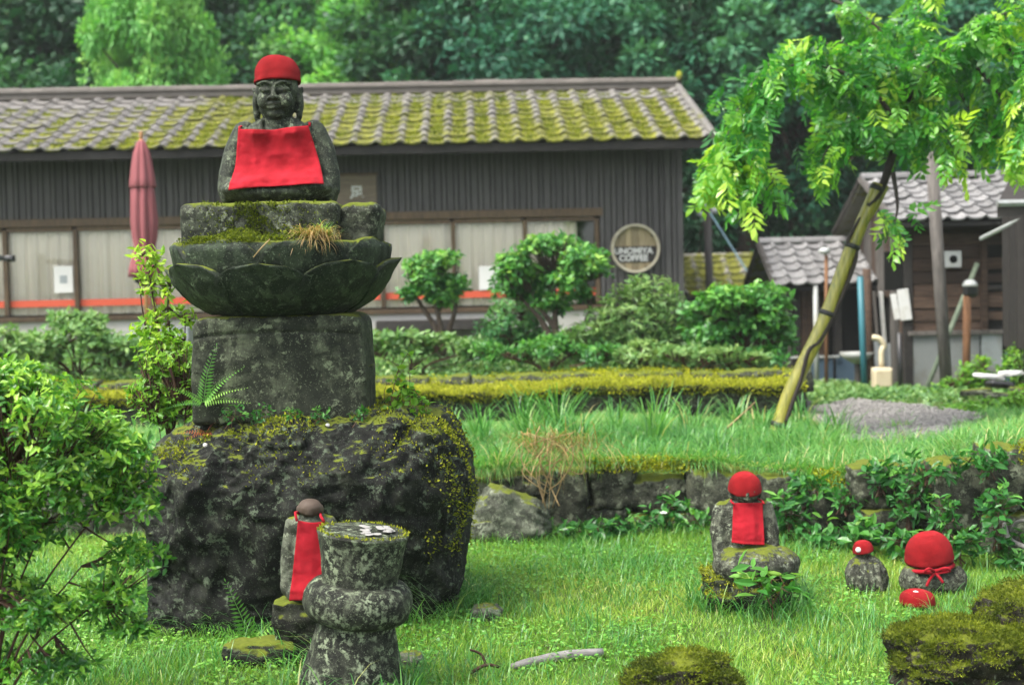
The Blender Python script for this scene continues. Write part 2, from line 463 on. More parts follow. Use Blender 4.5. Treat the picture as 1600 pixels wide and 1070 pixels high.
def flat_mat(name, c, rough=.7, spec=.3, var=.25, sc=9.0, metal=0.0, bump=.15, dirt=None):
    m = MB(name); v = m.obj(); n = m.noise(sc, 6, .65, v)
    col = m.mix(n, tuple(x * (1 - var) for x in c), tuple(min(1, x * (1 + var)) for x in c))
    if dirt is not None:
        col = m.mix(m.ramp(m.noise(sc * .5, 8, .7, v, .5), [(.5, 0.0), (.66, .8)]), col, dirt)
    return m.fin(col, rough, m.bump(m.noise(sc * 5, 4, .6, v), bump, .004), spec, metal)

G = lambda *a: [(p, c) for p, c in a]
M = {}
M['grass'] = leaf_mat('lawn_grass', G((0, (0.027, 0.107, 0.017)), (.35, (0.091, 0.235, 0.024)), (.72, (0.199, 0.349, 0.041)), (.93, (0.366, 0.456, 0.076)), (1, (0.518, 0.442, 0.165))), .4, .36)
M['tallgrass'] = leaf_mat('long_grass', G((0, (0.024, 0.108, 0.026)), (.4, (0.060, 0.216, 0.042)), (.8, (0.156, 0.336, 0.072)), (.95, (0.360, 0.432, 0.156)), (1, (0.480, 0.408, 0.180))), .4, .34)
M['drygrass'] = leaf_mat('dry_grass', G((0, (0.100, 0.140, 0.020)), (.35, (0.260, 0.180, 0.060)), (.7, (0.380, 0.240, 0.100)), (1, (0.450, 0.330, 0.160))), .3, .55)
M['clover'] = leaf_mat('clover_leaf', G((0, (0.033, 0.130, 0.018)), (.5, (0.091, 0.273, 0.033)), (1, (0.221, 0.429, 0.065))), .35, .4)
M['azalea'] = leaf_mat('azalea_leaf', G((0, (0.013, 0.072, 0.013)), (.45, (0.039, 0.156, 0.018)), (.75, (0.117, 0.299, 0.029)), (1, (0.286, 0.468, 0.058))), .38, .33)
M['shoot'] = leaf_mat('young_leaf', G((0, (0.046, 0.161, 0.014)), (.5, (0.138, 0.310, 0.023)), (1, (0.310, 0.460, 0.046))), .42, .4)
M['topiary'] = leaf_mat('topiary_leaf', G((0, (0.016, 0.078, 0.021)), (.4, (0.046, 0.182, 0.031)), (.75, (0.117, 0.312, 0.046)), (1, (0.286, 0.468, 0.078))), .35, .4)
M['feathery'] = leaf_mat('pale_leaf', G((0, (0.044, 0.125, 0.037)), (.5, (0.112, 0.237, 0.062)), (1, (0.275, 0.388, 0.125))), .35, .45)
M['weed'] = leaf_mat('weed_leaf', G((0, (0.013, 0.075, 0.018)), (.5, (0.037, 0.163, 0.027)), (.85, (0.112, 0.288, 0.044)), (1, (0.250, 0.413, 0.075))), .38, .34)
M['wisteria'] = leaf_mat('wisteria_leaf', G((0, (0.021, 0.127, 0.021)), (.4, (0.057, 0.241, 0.028)), (.75, (0.161, 0.380, 0.034)), (1, (0.368, 0.540, 0.057))), .5, .30, .5)
M['fern'] = leaf_mat('fern_leaf', G((0, (0.044, 0.165, 0.022)), (.6, (0.121, 0.297, 0.044)), (1, (0.220, 0.396, 0.077))), .4, .45)
M['rustfern'] = leaf_mat('dead_fern', G((0, (0.160, 0.035, 0.008)), (1, (0.340, 0.090, 0.020))), .2, .7)
M['f_dark'] = leaf_mat('forest_dark', G((0, (0.0049, 0.0335, 0.0143)), (.5, (0.0131, 0.0714, 0.0259)), (1, (0.0458, 0.1309, 0.0402))), .3, .5, .3, .3)
M['f_mid'] = leaf_mat('forest_mid', G((0, (0.0224, 0.1040, 0.0330)), (.5, (0.0606, 0.2162, 0.0624)), (1, (0.1716, 0.3468, 0.0930))), .35, .5, .3, .35)
M['f_light'] = leaf_mat('forest_light', G((0, (0.0407, 0.1620, 0.0372)), (.5, (0.1122, 0.3400, 0.0648)), (1, (0.2992, 0.5270, 0.1224))), .4, .5, .3, .3)
M['cedar'] = leaf_mat('forest_cedar', G((0, (0.0089, 0.0585, 0.0345)), (.5, (0.0248, 0.1215, 0.0627)), (1, (0.0712, 0.2106, 0.0874))), .25, .55, .25, .3)
M['mossleaf'] = leaf_mat('moss_tuft', G((0, (0.050, 0.075, 0.006)), (.5, (0.160, 0.190, 0.010)), (1, (0.320, 0.330, 0.025))), .3, .8, .15)
M['mossrock'] = leaf_mat('rock_moss', G((0, (.025, .040, .004)), (.5, (.095, .125, .008)), (1, (.21, .24, .015))), .3, .85, .15)
M['mossyellow'] = leaf_mat('moss_yellow', G((0, (0.080, 0.100, 0.006)), (.5, (0.220, 0.250, 0.010)), (1, (0.400, 0.400, 0.020))), .3, .85, .15)

M['boulder'] = stone_mat('boulder_stone', (.0045, .005, .004), (.012, .013, .011), (.038, .039, .032), .42, (.115, .14, .105), .16, sc=2.4)
M['buddha'] = stone_mat('statue_stone', (.020, .023, .018), (.050, .056, .043), (.10, .108, .084), .32, (.20, .22, .17), .04, sc=3.2, rough=.6)
M['lotus'] = stone_mat('lotus_stone', (.011, .017, .011), (.028, .040, .025), (.060, .078, .048), .24, (.15, .18, .13), .34, sc=2.2, rough=.6)
M['slab'] = stone_mat('slab_stone', (.016, .018, .013), (.045, .050, .037), (.10, .10, .085), .40, (.22, .23, .19), .50, sc=2.4)
M['block'] = stone_mat('pedestal_stone', (.018, .020, .015), (.070, .076, .056), (.135, .145, .105), .26, (.20, .22, .16), .18, sc=2.2, streak=.85)
M['lantern'] = stone_mat('lantern_stone', (.010, .010, .009), (.038, .039, .033), (.11, .12, .092), .62, (.27, .30, .23), .02, sc=3.4)
M['jizo'] = stone_mat('jizo_stone', (.020, .019, .016), (.070, .070, .060), (.15, .145, .125), .50, (.26, .27, .23), .24, sc=4.)
M['jizobase'] = stone_mat('mossy_base_stone', (.008, .008, .007), (.022, .023, .017), (.06, .06, .045), .25, (.15, .17, .12), .55, sc=3.)
M['wallstone'] = stone_mat('wall_stone', (.022, .023, .018), (.075, .076, .060), (.15, .15, .12), .46, (.20, .21, .17), .42, sc=2.2)
M['palestone'] = stone_mat('pale_rock', (.05, .052, .044), (.12, .125, .105), (.19, .19, .165), .35, (.25, .26, .22), .15, sc=2.0)
M['darkrock'] = stone_mat('dark_rock', (.010, .008, .006), (.026, .020, .015), (.06, .05, .04), .2, (.14, .15, .12), .55, ((.03, .045, .005), (.12, .14, .010)), sc=3.)
M['mossbank'] = stone_mat('moss_bank', (.02, .02, .01), (.05, .045, .02), (.08, .07, .03), .1, (.12, .12, .08), 1.05, ((.06, .075, .006), (.22, .23, .012)), sc=1.6)

def red_cloth(name, c, knit=False):
    m = MB(name); v = m.obj(); n = m.noise(9, 5, .6, v)
    col = m.mix(m.ramp(n, [(.35, 0.0), (.65, 1.0)]), tuple(x * .70 for x in c), (c[0] * 1.12, c[1] * 1.6, c[2] * 1.6))
    if knit:
        w = m.n('ShaderNodeTexWave', wave_type='BANDS', bands_direction='Z'); m.put(w, 'Vector', v); w.inputs['Scale'].default_value = 95; w.inputs['Distortion'].default_value = 3.0
        h = m.math('ADD', w.outputs[1], m.noise(160, 3, .7, v)); nb = m.bump(h, .8, .004); nb = m.bump(m.noise(30, 4, .6, v), .4, .008, nb)
    else:
        nb = m.bump(m.noise(220, 2, .6, v), .3, .002); nb = m.bump(m.noise(14, 4, .6, v), .35, .012, nb)
    mm = m.fin(col, .9, nb, .08); m.b.inputs['Sheen Weight'].default_value = .02; m.b.inputs['Sheen Roughness'].default_value = .5
    return mm
M['red'] = red_cloth('red_cotton', (.25, .007, .012)); M['redknit'] = red_cloth('red_knit', (.25, .007, .009), True)
M['sticker'] = flat_mat('white_button', (.52, .50, .47), .6)
M['coin'] = flat_mat('dull_aluminium', (.36, .35, .33), .6, .3, .15, 40, .6)
M['soil'] = None
m = MB('soil_and_moss'); v = m.pos()
c = m.ramp(m.noise(1.3, 8, .65, v), [(.35, (.030, .060, .012)), (.5, (.055, .105, .018)), (.66, (.085, .125, .028))])
c = m.mix(m.ramp(m.noise(5.5, 7, .7, v), [(.54, 0.0), (.66, .85)]), c, (.055, .036, .018))
M['soil'] = m.fin(c, .9, m.bump(m.noise(24, 6, .7, v), .8, .03), .2)
m = MB('gravel_ground'); v = m.pos(); vo = m.n('ShaderNodeTexVoronoi'); m.put(vo, 'Vector', v); vo.inputs['Scale'].default_value = 34
c = m.mix(m.noise(3, 6, .6, v), (.085, .082, .076), (.18, .172, .16)); c = m.mix(.6, c, m.ramp(vo.outputs[0], [(0, 1.15), (.6, .55)]), 'MULTIPLY')
c = m.mix(m.ramp(m.noise(1.7, 6, .7, v), [(.55, 0.0), (.66, .7)]), c, (.10, .12, .04))
M['gravel'] = m.fin(c, .8, m.bump(vo.outputs[0], .8, .02), .3)
M['pebble'] = flat_mat('pebble', (.17, .163, .152), .7, .3, .35, 30)
M['hill'] = flat_mat('hill_undergrowth', (.020, .055, .018), .95, .1, .5, .6)
M['bark'] = wood_mat('bark', (.030, .022, .016), (.075, .058, .042), (14, 14, 2), .9)
M['twig'] = wood_mat('twig_bark', (.026, .013, .008), (.085, .045, .026), (14, 14, 3), .75)
M['vine'] = wood_mat('vine_bark', (.012, .009, .007), (.035, .026, .019), (9, 9, 3), .6)
M['root'] = wood_mat('dry_root', (.20, .13, .055), (.38, .28, .13), (9, 9, 9), .7)
M['greywood'] = wood_mat('grey_wood', (.11, .105, .10), (.24, .23, .22), (2, 14, 14), .8)

# roof tile: grey fired clay with moss settled in the troughs (the tile's own low lying part)
def tile_mat(name, moss, c0=(.13, .125, .12), c1=(.27, .26, .25)):
    m = MB(name); w = m.pos(); v = m.obj(); r = m.rand()
    c = m.mix(m.noise(7, 5, .6, w), c0, c1); cc = m.mix(1.0, c, m.ramp(r, [(0, .75), (1, 1.2)]), 'MULTIPLY')
    s = m.n('ShaderNodeSeparateXYZ'); m.put(s, 0, v)
    trough = m.ramp(s.outputs[2], [(.010, 1.0), (.034, 0.0)])
    big = m.noise(.55, 4, .6, w)
    big2 = m.noise(6, 8, .75, w)
    k = m.math('ADD', m.math('ADD', m.math('MULTIPLY', trough, .42), m.math('MULTIPLY', big, .75)), m.math('MULTIPLY', big2, .95))
    sx = m.n('ShaderNodeSeparateXYZ'); m.put(sx, 0, w)
    # the left end of the roof is the newer, barer part
    bare = m.n('ShaderNodeMapRange'); m.put(bare, 0, sx.outputs[0]); bare.inputs[1].default_value = -5.6; bare.inputs[2].default_value = -4.0; bare.inputs[3].default_value = -.28; bare.inputs[4].default_value = .05
    if moss < 2: k = m.math('ADD', k, bare.outputs[0])
    mk = m.ramp(k, [(1.25 - .28 * moss, 0.0), (1.42 - .28 * moss, .95)])
    mc = m.ramp(m.noise(16, 5, .7, w), [(.35, (.030, .030, .008)), (.5, (.085, .090, .010)), (.66, (.22, .225, .016))])
    return m.fin(m.mix(mk, cc, mc), m.mix(mk, (.6,) * 3, (.95,) * 3), m.bump(m.noise(45, 5, .7, w), .5, .01), .2)
M['tile'] = tile_mat('roof_tile', 1.35, (.075, .070, .064), (.175, .165, .152))
M['tile_ridge'] = tile_mat('ridge_clay', .75, (.055, .048, .040), (.125, .112, .098))
M['tile_shed'] = tile_mat('shed_roof_tile', .82, (.085, .085, .083), (.22, .215, .21))
M['tile_old'] = tile_mat('old_roof_tile', 1.15, (.10, .095, .08), (.22, .21, .18))
M['siding'] = wood_mat('brown_siding', (.042, .040, .038), (.074, .070, .066), (9, 9, .8), .6, objvar=.3)
M['darkwood'] = wood_mat('dark_timber', (.011, .010, .009), (.028, .024, .021), (3, 10, 3), .7)
M['frame'] = wood_mat('window_frame', (.055, .036, .020), (.11, .072, .038), (6, 6, 1.5), .55)
M['plaster'] = flat_mat('pale_plaster', (.36, .35, .32), .8, .2, .12, 4, dirt=(.30, .29, .24))
M['curtain'] = flat_mat('cream_curtain', (.80, .72, .60), .9, .1, .08, 3)
M['orange'] = flat_mat('orange_stripe', (.58, .085, .035), .5, .4, .08)
M['paper'] = flat_mat('white_paper', (.68, .66, .62), .8, .2, .05)
M['greyink'] = flat_mat('grey_print', (.32, .34, .34), .8, .2, .1)
M['plank'] = wood_mat('shed_plank', (.016, .010, .007), (.070, .044, .029), (1.2, 9, 12), .85, objvar=.9)
M['plankgrey'] = wood_mat('weathered_plank', (.030, .027, .024), (.095, .086, .077), (9, 9, 1), .85, objvar=.6)
M['tin'] = flat_mat('galvanised_tin', (.25, .27, .27), .5, .5, .2, 4, .3, dirt=(.13, .10, .07))
M['concrete'] = flat_mat('old_concrete', (.15, .16, .155), .85, .2, .2, 3, dirt=(.10, .085, .06))
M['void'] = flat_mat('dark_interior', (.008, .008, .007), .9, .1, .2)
M['bluepipe'] = flat_mat('teal_paint', (.025, .12, .145), .5, .4, .2)
M['bluepanel'] = flat_mat('blue_grey_sheet', (.045, .075, .11), .5, .4, .25)
M['greenpaint'] = wood_mat('green_board', (.06, .085, .055), (.14, .17, .12), (9, 9, 1), .8)
M['white'] = flat_mat('white_board', (.48, .48, .46), .7, .3, .1, dirt=(.35, .33, .28))
M['whitemetal'] = flat_mat('pale_metal', (.30, .315, .30), .45, .5, .12, dirt=(.30, .27, .2))
M['beigebox'] = flat_mat('beige_enamel', (.42, .36, .24), .5, .4, .12, 5, dirt=(.22, .12, .06))
M['rustwood'] = wood_mat('rust_post', (.06, .028, .012), (.17, .085, .04), (9, 9, 1), .85)
M['barrel'] = wood_mat('barrel_wood', (.16, .125, .065), (.30, .25, .15), (8, 8, 1.4), .75, objvar=.5)
M['hoop'] = wood_mat('barrel_hoop', (.26, .23, .16), (.40, .37, .28), (3, 3, 3), .6)
M['signboard'] = wood_mat('sign_board', (.085, .066, .048), (.15, .118, .085), (1, 9, 9), .75)
M['letter'] = flat_mat('sign_paint', (.45, .45, .42), .7, .3, .05)
M['maroon'] = flat_mat('faded_maroon_canvas', (.20, .066, .072), .9, .15, .15, 6)
M['umbwood'] = wood_mat('parasol_pole', (.26, .12, .05), (.42, .22, .10), (9, 9, 1), .6)
M['black'] = flat_mat('black_plastic', (.012, .012, .012), .45, .5, .1)
M['rubber'] = flat_mat('black_tape', (.010, .010, .010), .5, .4, .1)
m = MB('bamboo'); v = m.obj()
mp = m.n('ShaderNodeMapping'); m.put(mp, 0, v); mp.inputs['Scale'].default_value = (22, 22, 1.6)
c = m.ramp(m.noise(2.2, 6, .6, mp.outputs[0]), [(.3, (.075, .085, .010)), (.5, (.19, .18, .020)), (.72, (.30, .275, .045))])
c = m.mix(m.ramp(m.noise(6, 5, .7, v), [(.56, 0.0), (.68, .7)]), c, (.10, .13, .02))
M['bamboo'] = m.fin(c, .32, m.bump(m.noise(9, 4, .6, mp.outputs[0]), .2, .004), .5)
m = MB('window_glass')
gl = m.n('ShaderNodeBsdfGlossy'); gl.inputs['Roughness'].default_value = .04; gl.inputs[0].default_value = (.9, .95, .92, 1)
tr = m.n('ShaderNodeBsdfTransparent'); tr.inputs[0].default_value = (.97, .97, .96, 1)
fr = m.n('ShaderNodeFresnel'); fr.inputs[0].default_value = 1.5
mx = m.n('ShaderNodeMixShader'); m.put(mx, 0, fr.outputs[0]); m.put(mx, 1, tr.outputs[0]); m.put(mx, 2, gl.outputs[0])
m.t.links.new(mx.outputs[0], m.out.inputs[0]); M['glass'] = m.m
# ------------------------------------------------------------------ terrain
def wall1_y(x): return 8.75 - 1.2 * sstep(.8, 2.9, x)
def wall1_top(x): return .40 + .19 * sstep(2.35, 2.75, x) + .02 * np.sin(np.asarray(x) * 2.1)
def wall2_y(x): return 12.0 + 0 * np.asarray(x)
def ground_z(x, y):
    x = np.asarray(x, float); y = np.asarray(y, float)
    z = np.zeros(np.broadcast(x, y).shape)
    n = fbm(np.stack([x.ravel() * 1.0, y.ravel() * 1.0, 0 * x.ravel()], 1), .9, 3, 2).reshape(x.shape) * .035
    z = z + n
    y1 = wall1_y(x)
    z = z + sstep(y1 + .06, y1 + .24, y) * (wall1_top(x) - .02 - .19 * sstep(2.35, 2.75, x) * sstep(y1 + .35, y1 + 2.2, y))
    left = 1 - sstep(2.42, 2.62, x)
    up = sstep(12.02, 12.22, y) * left
    z = z + up * (.31 + .04 * sstep(1, -5, x) + .14 * sstep(12.6, 14.2, y))
    z = z - (1 - left) * .19 * sstep(12.6, 16.2, y)
    z = z + .10 * sstep(3.0, 3.6, x) * sstep(8, 9, y) * (1 - sstep(9.3, 10.6, y))
    z = z + np.clip(y - 24, 0, 55) * .42
    return z
def gz(x, y): return float(ground_z(np.array([x]), np.array([y]))[0])
def ghit(px, py):
    d = ray(px, py); t = 3.0
    while t < 200:
        p = CAMP + d * t
        if p.z <= gz(p.x, p.y): return p
        t += .03
    return CAMP + d * t
def grid_sheet(name, xs, ys, zf):
    X, Y = np.meshgrid(xs, ys); Z = zf(X, Y); V = np.stack([X.ravel(), Y.ravel(), Z.ravel()], 1)
    nx, ny = len(xs), len(ys); i, j = np.meshgrid(np.arange(nx - 1), np.arange(ny - 1)); a = (j * nx + i).ravel()
    return quad_me(name, V, np.stack([a, a + 1, a + nx + 1, a + nx], 1))
xs = np.unique(np.concatenate([np.linspace(-160, -9, 26), np.linspace(-9, 9, 150), np.linspace(9, 160, 26)]))
ys = np.unique(np.concatenate([np.linspace(-160, 2, 20), np.linspace(2, 13, 150), np.linspace(13, 26, 45), np.linspace(26, 160, 50)]))
link('ground', grid_sheet('ground', xs, ys, ground_z), M['soil'], kind='structure')

# gravel track bending past the end of the upper wall
GPOLY = [(1236, 636), (1262, 668), (1330, 690), (1400, 696), (1470, 688), (1515, 668), (1545, 650), (1480, 640), (1400, 631), (1330, 624), (1250, 620)]
GP = [tuple(ghit(*p))[:2] for p in GPOLY]
def inpoly(x, y, poly):
    x = np.asarray(x); y = np.asarray(y); r = np.zeros(x.shape, bool); n = len(poly)
    for i in range(n):
        (x1, y1), (x2, y2) = poly[i], poly[(i + 1) % n]
        c = ((y1 > y) != (y2 > y)) & (x < (x2 - x1) * (y - y1) / (y2 - y1 + 1e-12) + x1); r ^= c
    return r
gx = [p[0] for p in GP]; gy = [p[1] for p in GP]
X, Y = np.meshgrid(np.linspace(min(gx) - .1, max(gx) + .1, 70), np.linspace(min(gy) - .1, max(gy) + .1, 70))
inside = inpoly(X + .08 * np.sin(Y * 7), Y + .08 * np.sin(X * 9), GP)
V = np.stack([X.ravel(), Y.ravel(), (ground_z(X, Y) + .012).ravel()], 1)
a = (np.arange(69)[:, None] * 70 + np.arange(69)[None]).ravel(); F = np.stack([a, a + 1, a + 71, a + 70], 1)
F = F[inside.ravel()[F].all(1)]
link('gravel_path', quad_me('gravel_path', V, F), M['gravel'], kind='structure')
PV, PF = rock(2, 2, 1.3, 3, n=2, boxy=.4); n = 3200
px_, py_ = RNG.uniform(min(gx), max(gx), n), RNG.uniform(min(gy), max(gy), n); k = inpoly(px_, py_, GP); px_, py_ = px_[k], py_[k]
link('loose_gravel', scatter('loose_gravel', (PV, [tuple(f) for f in PF]), np.stack([px_, py_, ground_z(px_, py_) + .014], 1), rand_dirs(len(px_), -.1, .1), np.tile([0, 0, 1.], (len(px_), 1)), RNG.uniform(.006, .02, len(px_))),
     M['pebble'], kind='stuff', label='loose grey gravel on the track by the sheds', cat='gravel')

# ------------------------------------------------------------------ retaining walls
def stones_from_pixels(parent, lst, Yf, mat, depth=.4, seed=0, n=9):
    for k, (x0, y0, x1, y1) in enumerate(lst):
        cx, cy = (x0 + x1) / 2, (y0 + y1) / 2
        Y = Yf(cx) if callable(Yf) else Yf
        c = P(cx, cy, Y); s = Y / FPX; w, h = (x1 - x0) * s * 1.12, (y1 - y0) * s * 1.15
        V, F = rock(w, depth * random.uniform(.85, 1.1), h, seed + k, n=n, boxy=.66, amp=.17)
        link('stone', quad_me('stone', V, F), mat, parent, loc=(c.x, c.y + depth * .42, c.z), rot=(random.uniform(-.06, .06), random.uniform(-.08, .08), random.uniform(-.1, .1)))
W1 = thing('retaining_wall', 'low lichen covered stone retaining wall behind the seated stone figures', 'wall', (0, 0, 0))
w1 = [(855, 735, 925, 830), (920, 728, 1000, 800), (905, 790, 985, 845), (985, 745, 1080, 805), (975, 800, 1090, 850), (1075, 735, 1200, 830), (1195, 745, 1265, 810), (1260, 760, 1345, 840), (1335, 728, 1420, 800), (1345, 795, 1440, 850),
      (1425, 735, 1465, 815), (1455, 722, 1545, 835), (1540, 700, 1610, 800), (1535, 800, 1620, 880), (1600, 690, 1690, 870), (700, 750, 765, 830), (760, 740, 860, 785), (640, 740, 705, 835), (560, 740, 645, 840), (480, 745, 570, 835), (400, 745, 485, 840),
      (320, 745, 405, 840), (230, 750, 325, 845), (150, 750, 235, 845), (60, 750, 155, 850), (-40, 750, 65, 850)]
def w1Y(px):
    x = (px - 800) / FPX * 8.5; return float(wall1_y(np.array(x))) - .02
stones_from_pixels(W1, w1, w1Y, M['wallstone'], .42, 20, 14)
b = thing('pale_boulder', 'pale grey slab of rock leaning at the wall foot beside the great boulder', 'rock', P(800, 842, 8.45))
V, F = rock(.50, .36, .36, 77, n=24, boxy=.55, amp=.16); V = V @ np.array(Matrix.Rotation(R(24), 3, 'Y')).T; V[:, 2] = np.clip(V[:, 2] + .12, -.08, None)
link('rock_body', quad_me('rock_body', V, F), M['palestone'], b)
V, F = rock(.22, .2, .2, 79, n=12); link('rock_chip', quad_me('rock_chip', V + [-.14, -.08, .05], F), M['palestone'], b)

W2 = thing('terrace_wall', 'rough stone terrace wall with yellow moss cap below the coffee house garden', 'wall', (0, 0, 0))
k = 0; x = -60
while x < 1232:
    for (ya, yb) in ((588, 622), (616, 655)):
        w = random.uniform(30, 52); dy = -.0218 * (x - 800) * .8
        Yd = 12.0; c = P(x + w / 2 + random.uniform(-8, 8), (ya + yb) / 2 + dy * 1.0 + random.uniform(-3, 3), Yd); s = Yd / FPX
        V, F = rock(w * s * 1.25, .34, (yb - ya) * s * 1.35, 300 + k, n=6, boxy=.7, amp=.12); k += 1
        link('stone', quad_me('stone', V, F), M['wallstone'], W2, loc=(c.x, 12.06, c.z), rot=(0, random.uniform(-.12, .12), 0))
    x += random.uniform(33, 40)
# moss cap: a lumpy cushion lying along the wall top
nx, ny = 240, 16; X = np.linspace(-5.2, 2.42, nx); T = np.linspace(0, 1, ny)
pv = []
top = ground_z(X, np.full(nx, 12.3)); lump = fbm(np.stack([X, 0 * X, 0 * X], 1), 1.5, 4, 8); lump2 = fbm(np.stack([X, 0 * X + 5, 0 * X], 1), 3.2, 3, 4)
for j, t in enumerate(T):
    prof_y = [11.84, 11.78, 11.80, 11.90, 12.1, 12.35, 12.7]; prof_z = [-.10, -.07, -.01, .025, .045, .045, .0]
    yy = np.interp(t, np.linspace(0, 1, 7), prof_y); zz = np.interp(t, np.linspace(0, 1, 7), prof_z)
    pv.append(np.stack([X, yy + lump * .06 * (1 - t), top + zz * (1 + .35 * lump2) + (lump * .05 + lump2 * .03) * (1 - t) ** .5 * np.where(t < .35, 1, .5)], 1))
V = np.concatenate(pv); a = (np.arange(ny - 1)[:, None] * nx + np.arange(nx - 1)[None]).ravel()
V[:, 2] += fbm(V, 9, 3, 6) * .02
MOSSV = V.copy()
tagit(link('moss_cushion', quad_me('moss_cushion', V, np.stack([a, a + 1, a + nx + 1, a + nx], 1)), M['mossbank'], W2, kind='stuff'), label='bright yellow green moss cushion along the wall top')
sel = RNG.integers(0, len(MOSSV), 26000); pos = MOSSV[sel] + RNG.normal(0, .016, (26000, 3))
link('moss_tufts', scatter('moss_tufts', LEAF2, pos, rand_dirs(26000, .2, 1) + [0, -.3, 0], rand_dirs(26000), RNG.uniform(.008, .018, 26000), RNG.uniform(.012, .030, 26000)), M['mossyellow'], W2, kind='stuff')

# ------------------------------------------------------------------ roof tiles
def tile_template(pitch, length, th=.015, roll=.034):
    """pan-and-roll clay tile: trough on the left, roll on the right; y up the slope"""
    n = 9; us = np.linspace(0, 1, n)
    def prof(u): return roll * (.5 - .5 * math.cos(2 * math.pi * min(1, max(0, (u - .62) / .38)))) + .010 * (1 - math.sin(math.pi * min(1, u / .64)))
    V = []
    for y, lift in ((0, .024), (length * 1.12, .0)):
        for u in us: V.append((u * pitch * 1.04, y, prof(u) + lift))
    for u in us: V.append((u * pitch * 1.04, .002, prof(u) + .024 - th * 1.5))
    F = []
    for i in range(n - 1): F += [(i, i + 1, n + i + 1, n + i), (2 * n + i, 2 * n + i + 1, i + 1, i)]
    return np.array(V), F
def tiled_slope(parent, O, ux, uy, cols, rows, pitch, rowlen, mat, name='roof_tile', maxobj=300, seed=0):
    """O: lower left corner (local), ux along eave, uy up slope"""
    ux, uy = Vector(ux).normalized(), Vector(uy).normalized(); uz = ux.cross(uy).normalized()
    TV, TF = tile_template(pitch, rowlen); me = mesh_np('roof_tile', TV, TF, smooth=False); me.materials.append(mat)
    rot = Matrix((ux, uy, uz)).transposed(); rest = []; cnt = 0; rr = random.Random(seed)
    for r in range(rows):
        for c in range(cols):
            slip = rr.random() < .03
            p = Vector(O) + ux * (c * pitch) + uy * (r * rowlen) + uz * rr.uniform(0, .012) + uy * (rr.uniform(-.016, .016) - (.05 if slip else 0))
            jit = Matrix.Rotation(rr.uniform(-.03, .03) * (2.2 if slip else 1), 3, 'Z') @ Matrix.Rotation(rr.uniform(-.025, .025), 3, 'Y')
            if cnt < maxobj:
                o = bpy.data.objects.new(name, me); COL.objects.link(o); o.parent = parent
                o.matrix_local = Matrix.Translation(p) @ (rot @ jit).to_4x4(); cnt += 1
            else: rest.append((p, rot @ jit))
    if rest:
        V = []; F = []
        for p, m in rest:
            o = len(V); mm = np.array(m); V += list(TV @ mm.T + np.array(p)); F += [tuple(i + o for i in f) for f in TF]
        me2 = mesh_np('upper_roof_tiles', V, F); link('upper_roof_tiles', me2, mat, parent, kind='stuff')
def half_round(r, l, n=8):
    V, F = [], []
    for x in (0, l):
        for k in range(n + 1):
            a = math.pi * k / n; V.append((x, -r * math.cos(a), r * .8 * math.sin(a)))
    for k in range(n): F.append((k, k + 1, n + 2 + k, n + 1 + k))
    F.append(tuple(range(n, -1, -1))); F.append(tuple(range(n + 1, 2 * n + 2))); F.append((0, n + 1, 2 * n + 1, n))
    return mesh_np('ridge_tile', V, F)

# ------------------------------------------------------------------ coffee house
c0 = P(1069, 420, 18.0)
HB = thing('coffee_house', 'long low brown timber coffee house with mossy tiled roof behind the statues', 'building', (c0.x, c0.y, .80), R(1.6))
HM = mw(HB)
hp = lambda px, py, y=0.0: on_plane(px, py, HM, y)
LX = -13.5                                      # left end (local x), beyond the frame
z_head = hp(760, 341).z; z_sill = hp(500, 487).z; z_top = 2.62
eav = hp(800, 219, -.75); zev = eav.z; DEP = 4.2
RIDGE_Y = DEP / 2; SL = math.atan2(hp(800, 142, RIDGE_Y).z - zev, RIDGE_Y + .75)
zr = zev + math.tan(SL) * (RIDGE_Y + .75); slen = (RIDGE_Y + .75) / math.cos(SL)
xv = hp(1111, 213, -.75).x; OVR = xv
z_top = zev + .75 * math.tan(SL) - .26
# shell (walls behind the siding)
xw0, xw1 = LX, hp(935, 400).x                    # window band span
def wallbox(name, x0, x1, y0, y1, z0, z1, mat, **kw):
    return box(name, ((x0 + x1) / 2, (y0 + y1) / 2, (z0 + z1) / 2), (x1 - x0, y1 - y0, z1 - z0), mat, HB, **kw)
wallbox('back_wall', LX, 0, DEP - .1, DEP, -.2, z_top, M['siding'])
wallbox('end_wall', -.10, -.005, .02, DEP - .1, -.2, z_top, M['siding'])
wallbox('left_end_wall', LX, LX + .1, .02, DEP - .1, -.2, z_top, M['siding'])
wallbox('wall_panel', LX, -.1, .02, .10, z_head + .1, z_top + .08, M['darkwood'])
wallbox('sign_bay', xw1 + .02, -.10, .02, .10, -.2, z_head + .1, M['darkwood'])
wallbox('interior_floor', LX + .1, -.1, .10, DEP - .1, -.2, .05, M['darkwood'])
# gable infill
gv = [(-.06, .02, z_top), (-.06, DEP, z_top), (-.06, RIDGE_Y, zr - .06), (-.01, .02, z_top), (-.01, DEP, z_top), (-.01, RIDGE_Y, zr - .06)]
link('gable_wall', mesh_np('gable_wall', gv, [(0, 1, 2), (5, 4, 3), (0, 2, 5, 3), (1, 4, 5, 2), (0, 3, 4, 1)]), M['siding'], HB)
# vertical siding boards
bw = .076; x = -bw / 2 - .004; k = 0
while x > hp(-260, 300).x:
    full = x > xw1 + .05
    z0 = -.15 if full else z_head + .085; z1 = z_top + .12
    box('siding_board', (x, .004 - (.012 if k % 2 else 0), (z0 + z1) / 2), (bw * (.98 if k % 2 == 0 else .62), .026, z1 - z0), M['siding'], HB, bevel=.003); x -= bw; k += 1
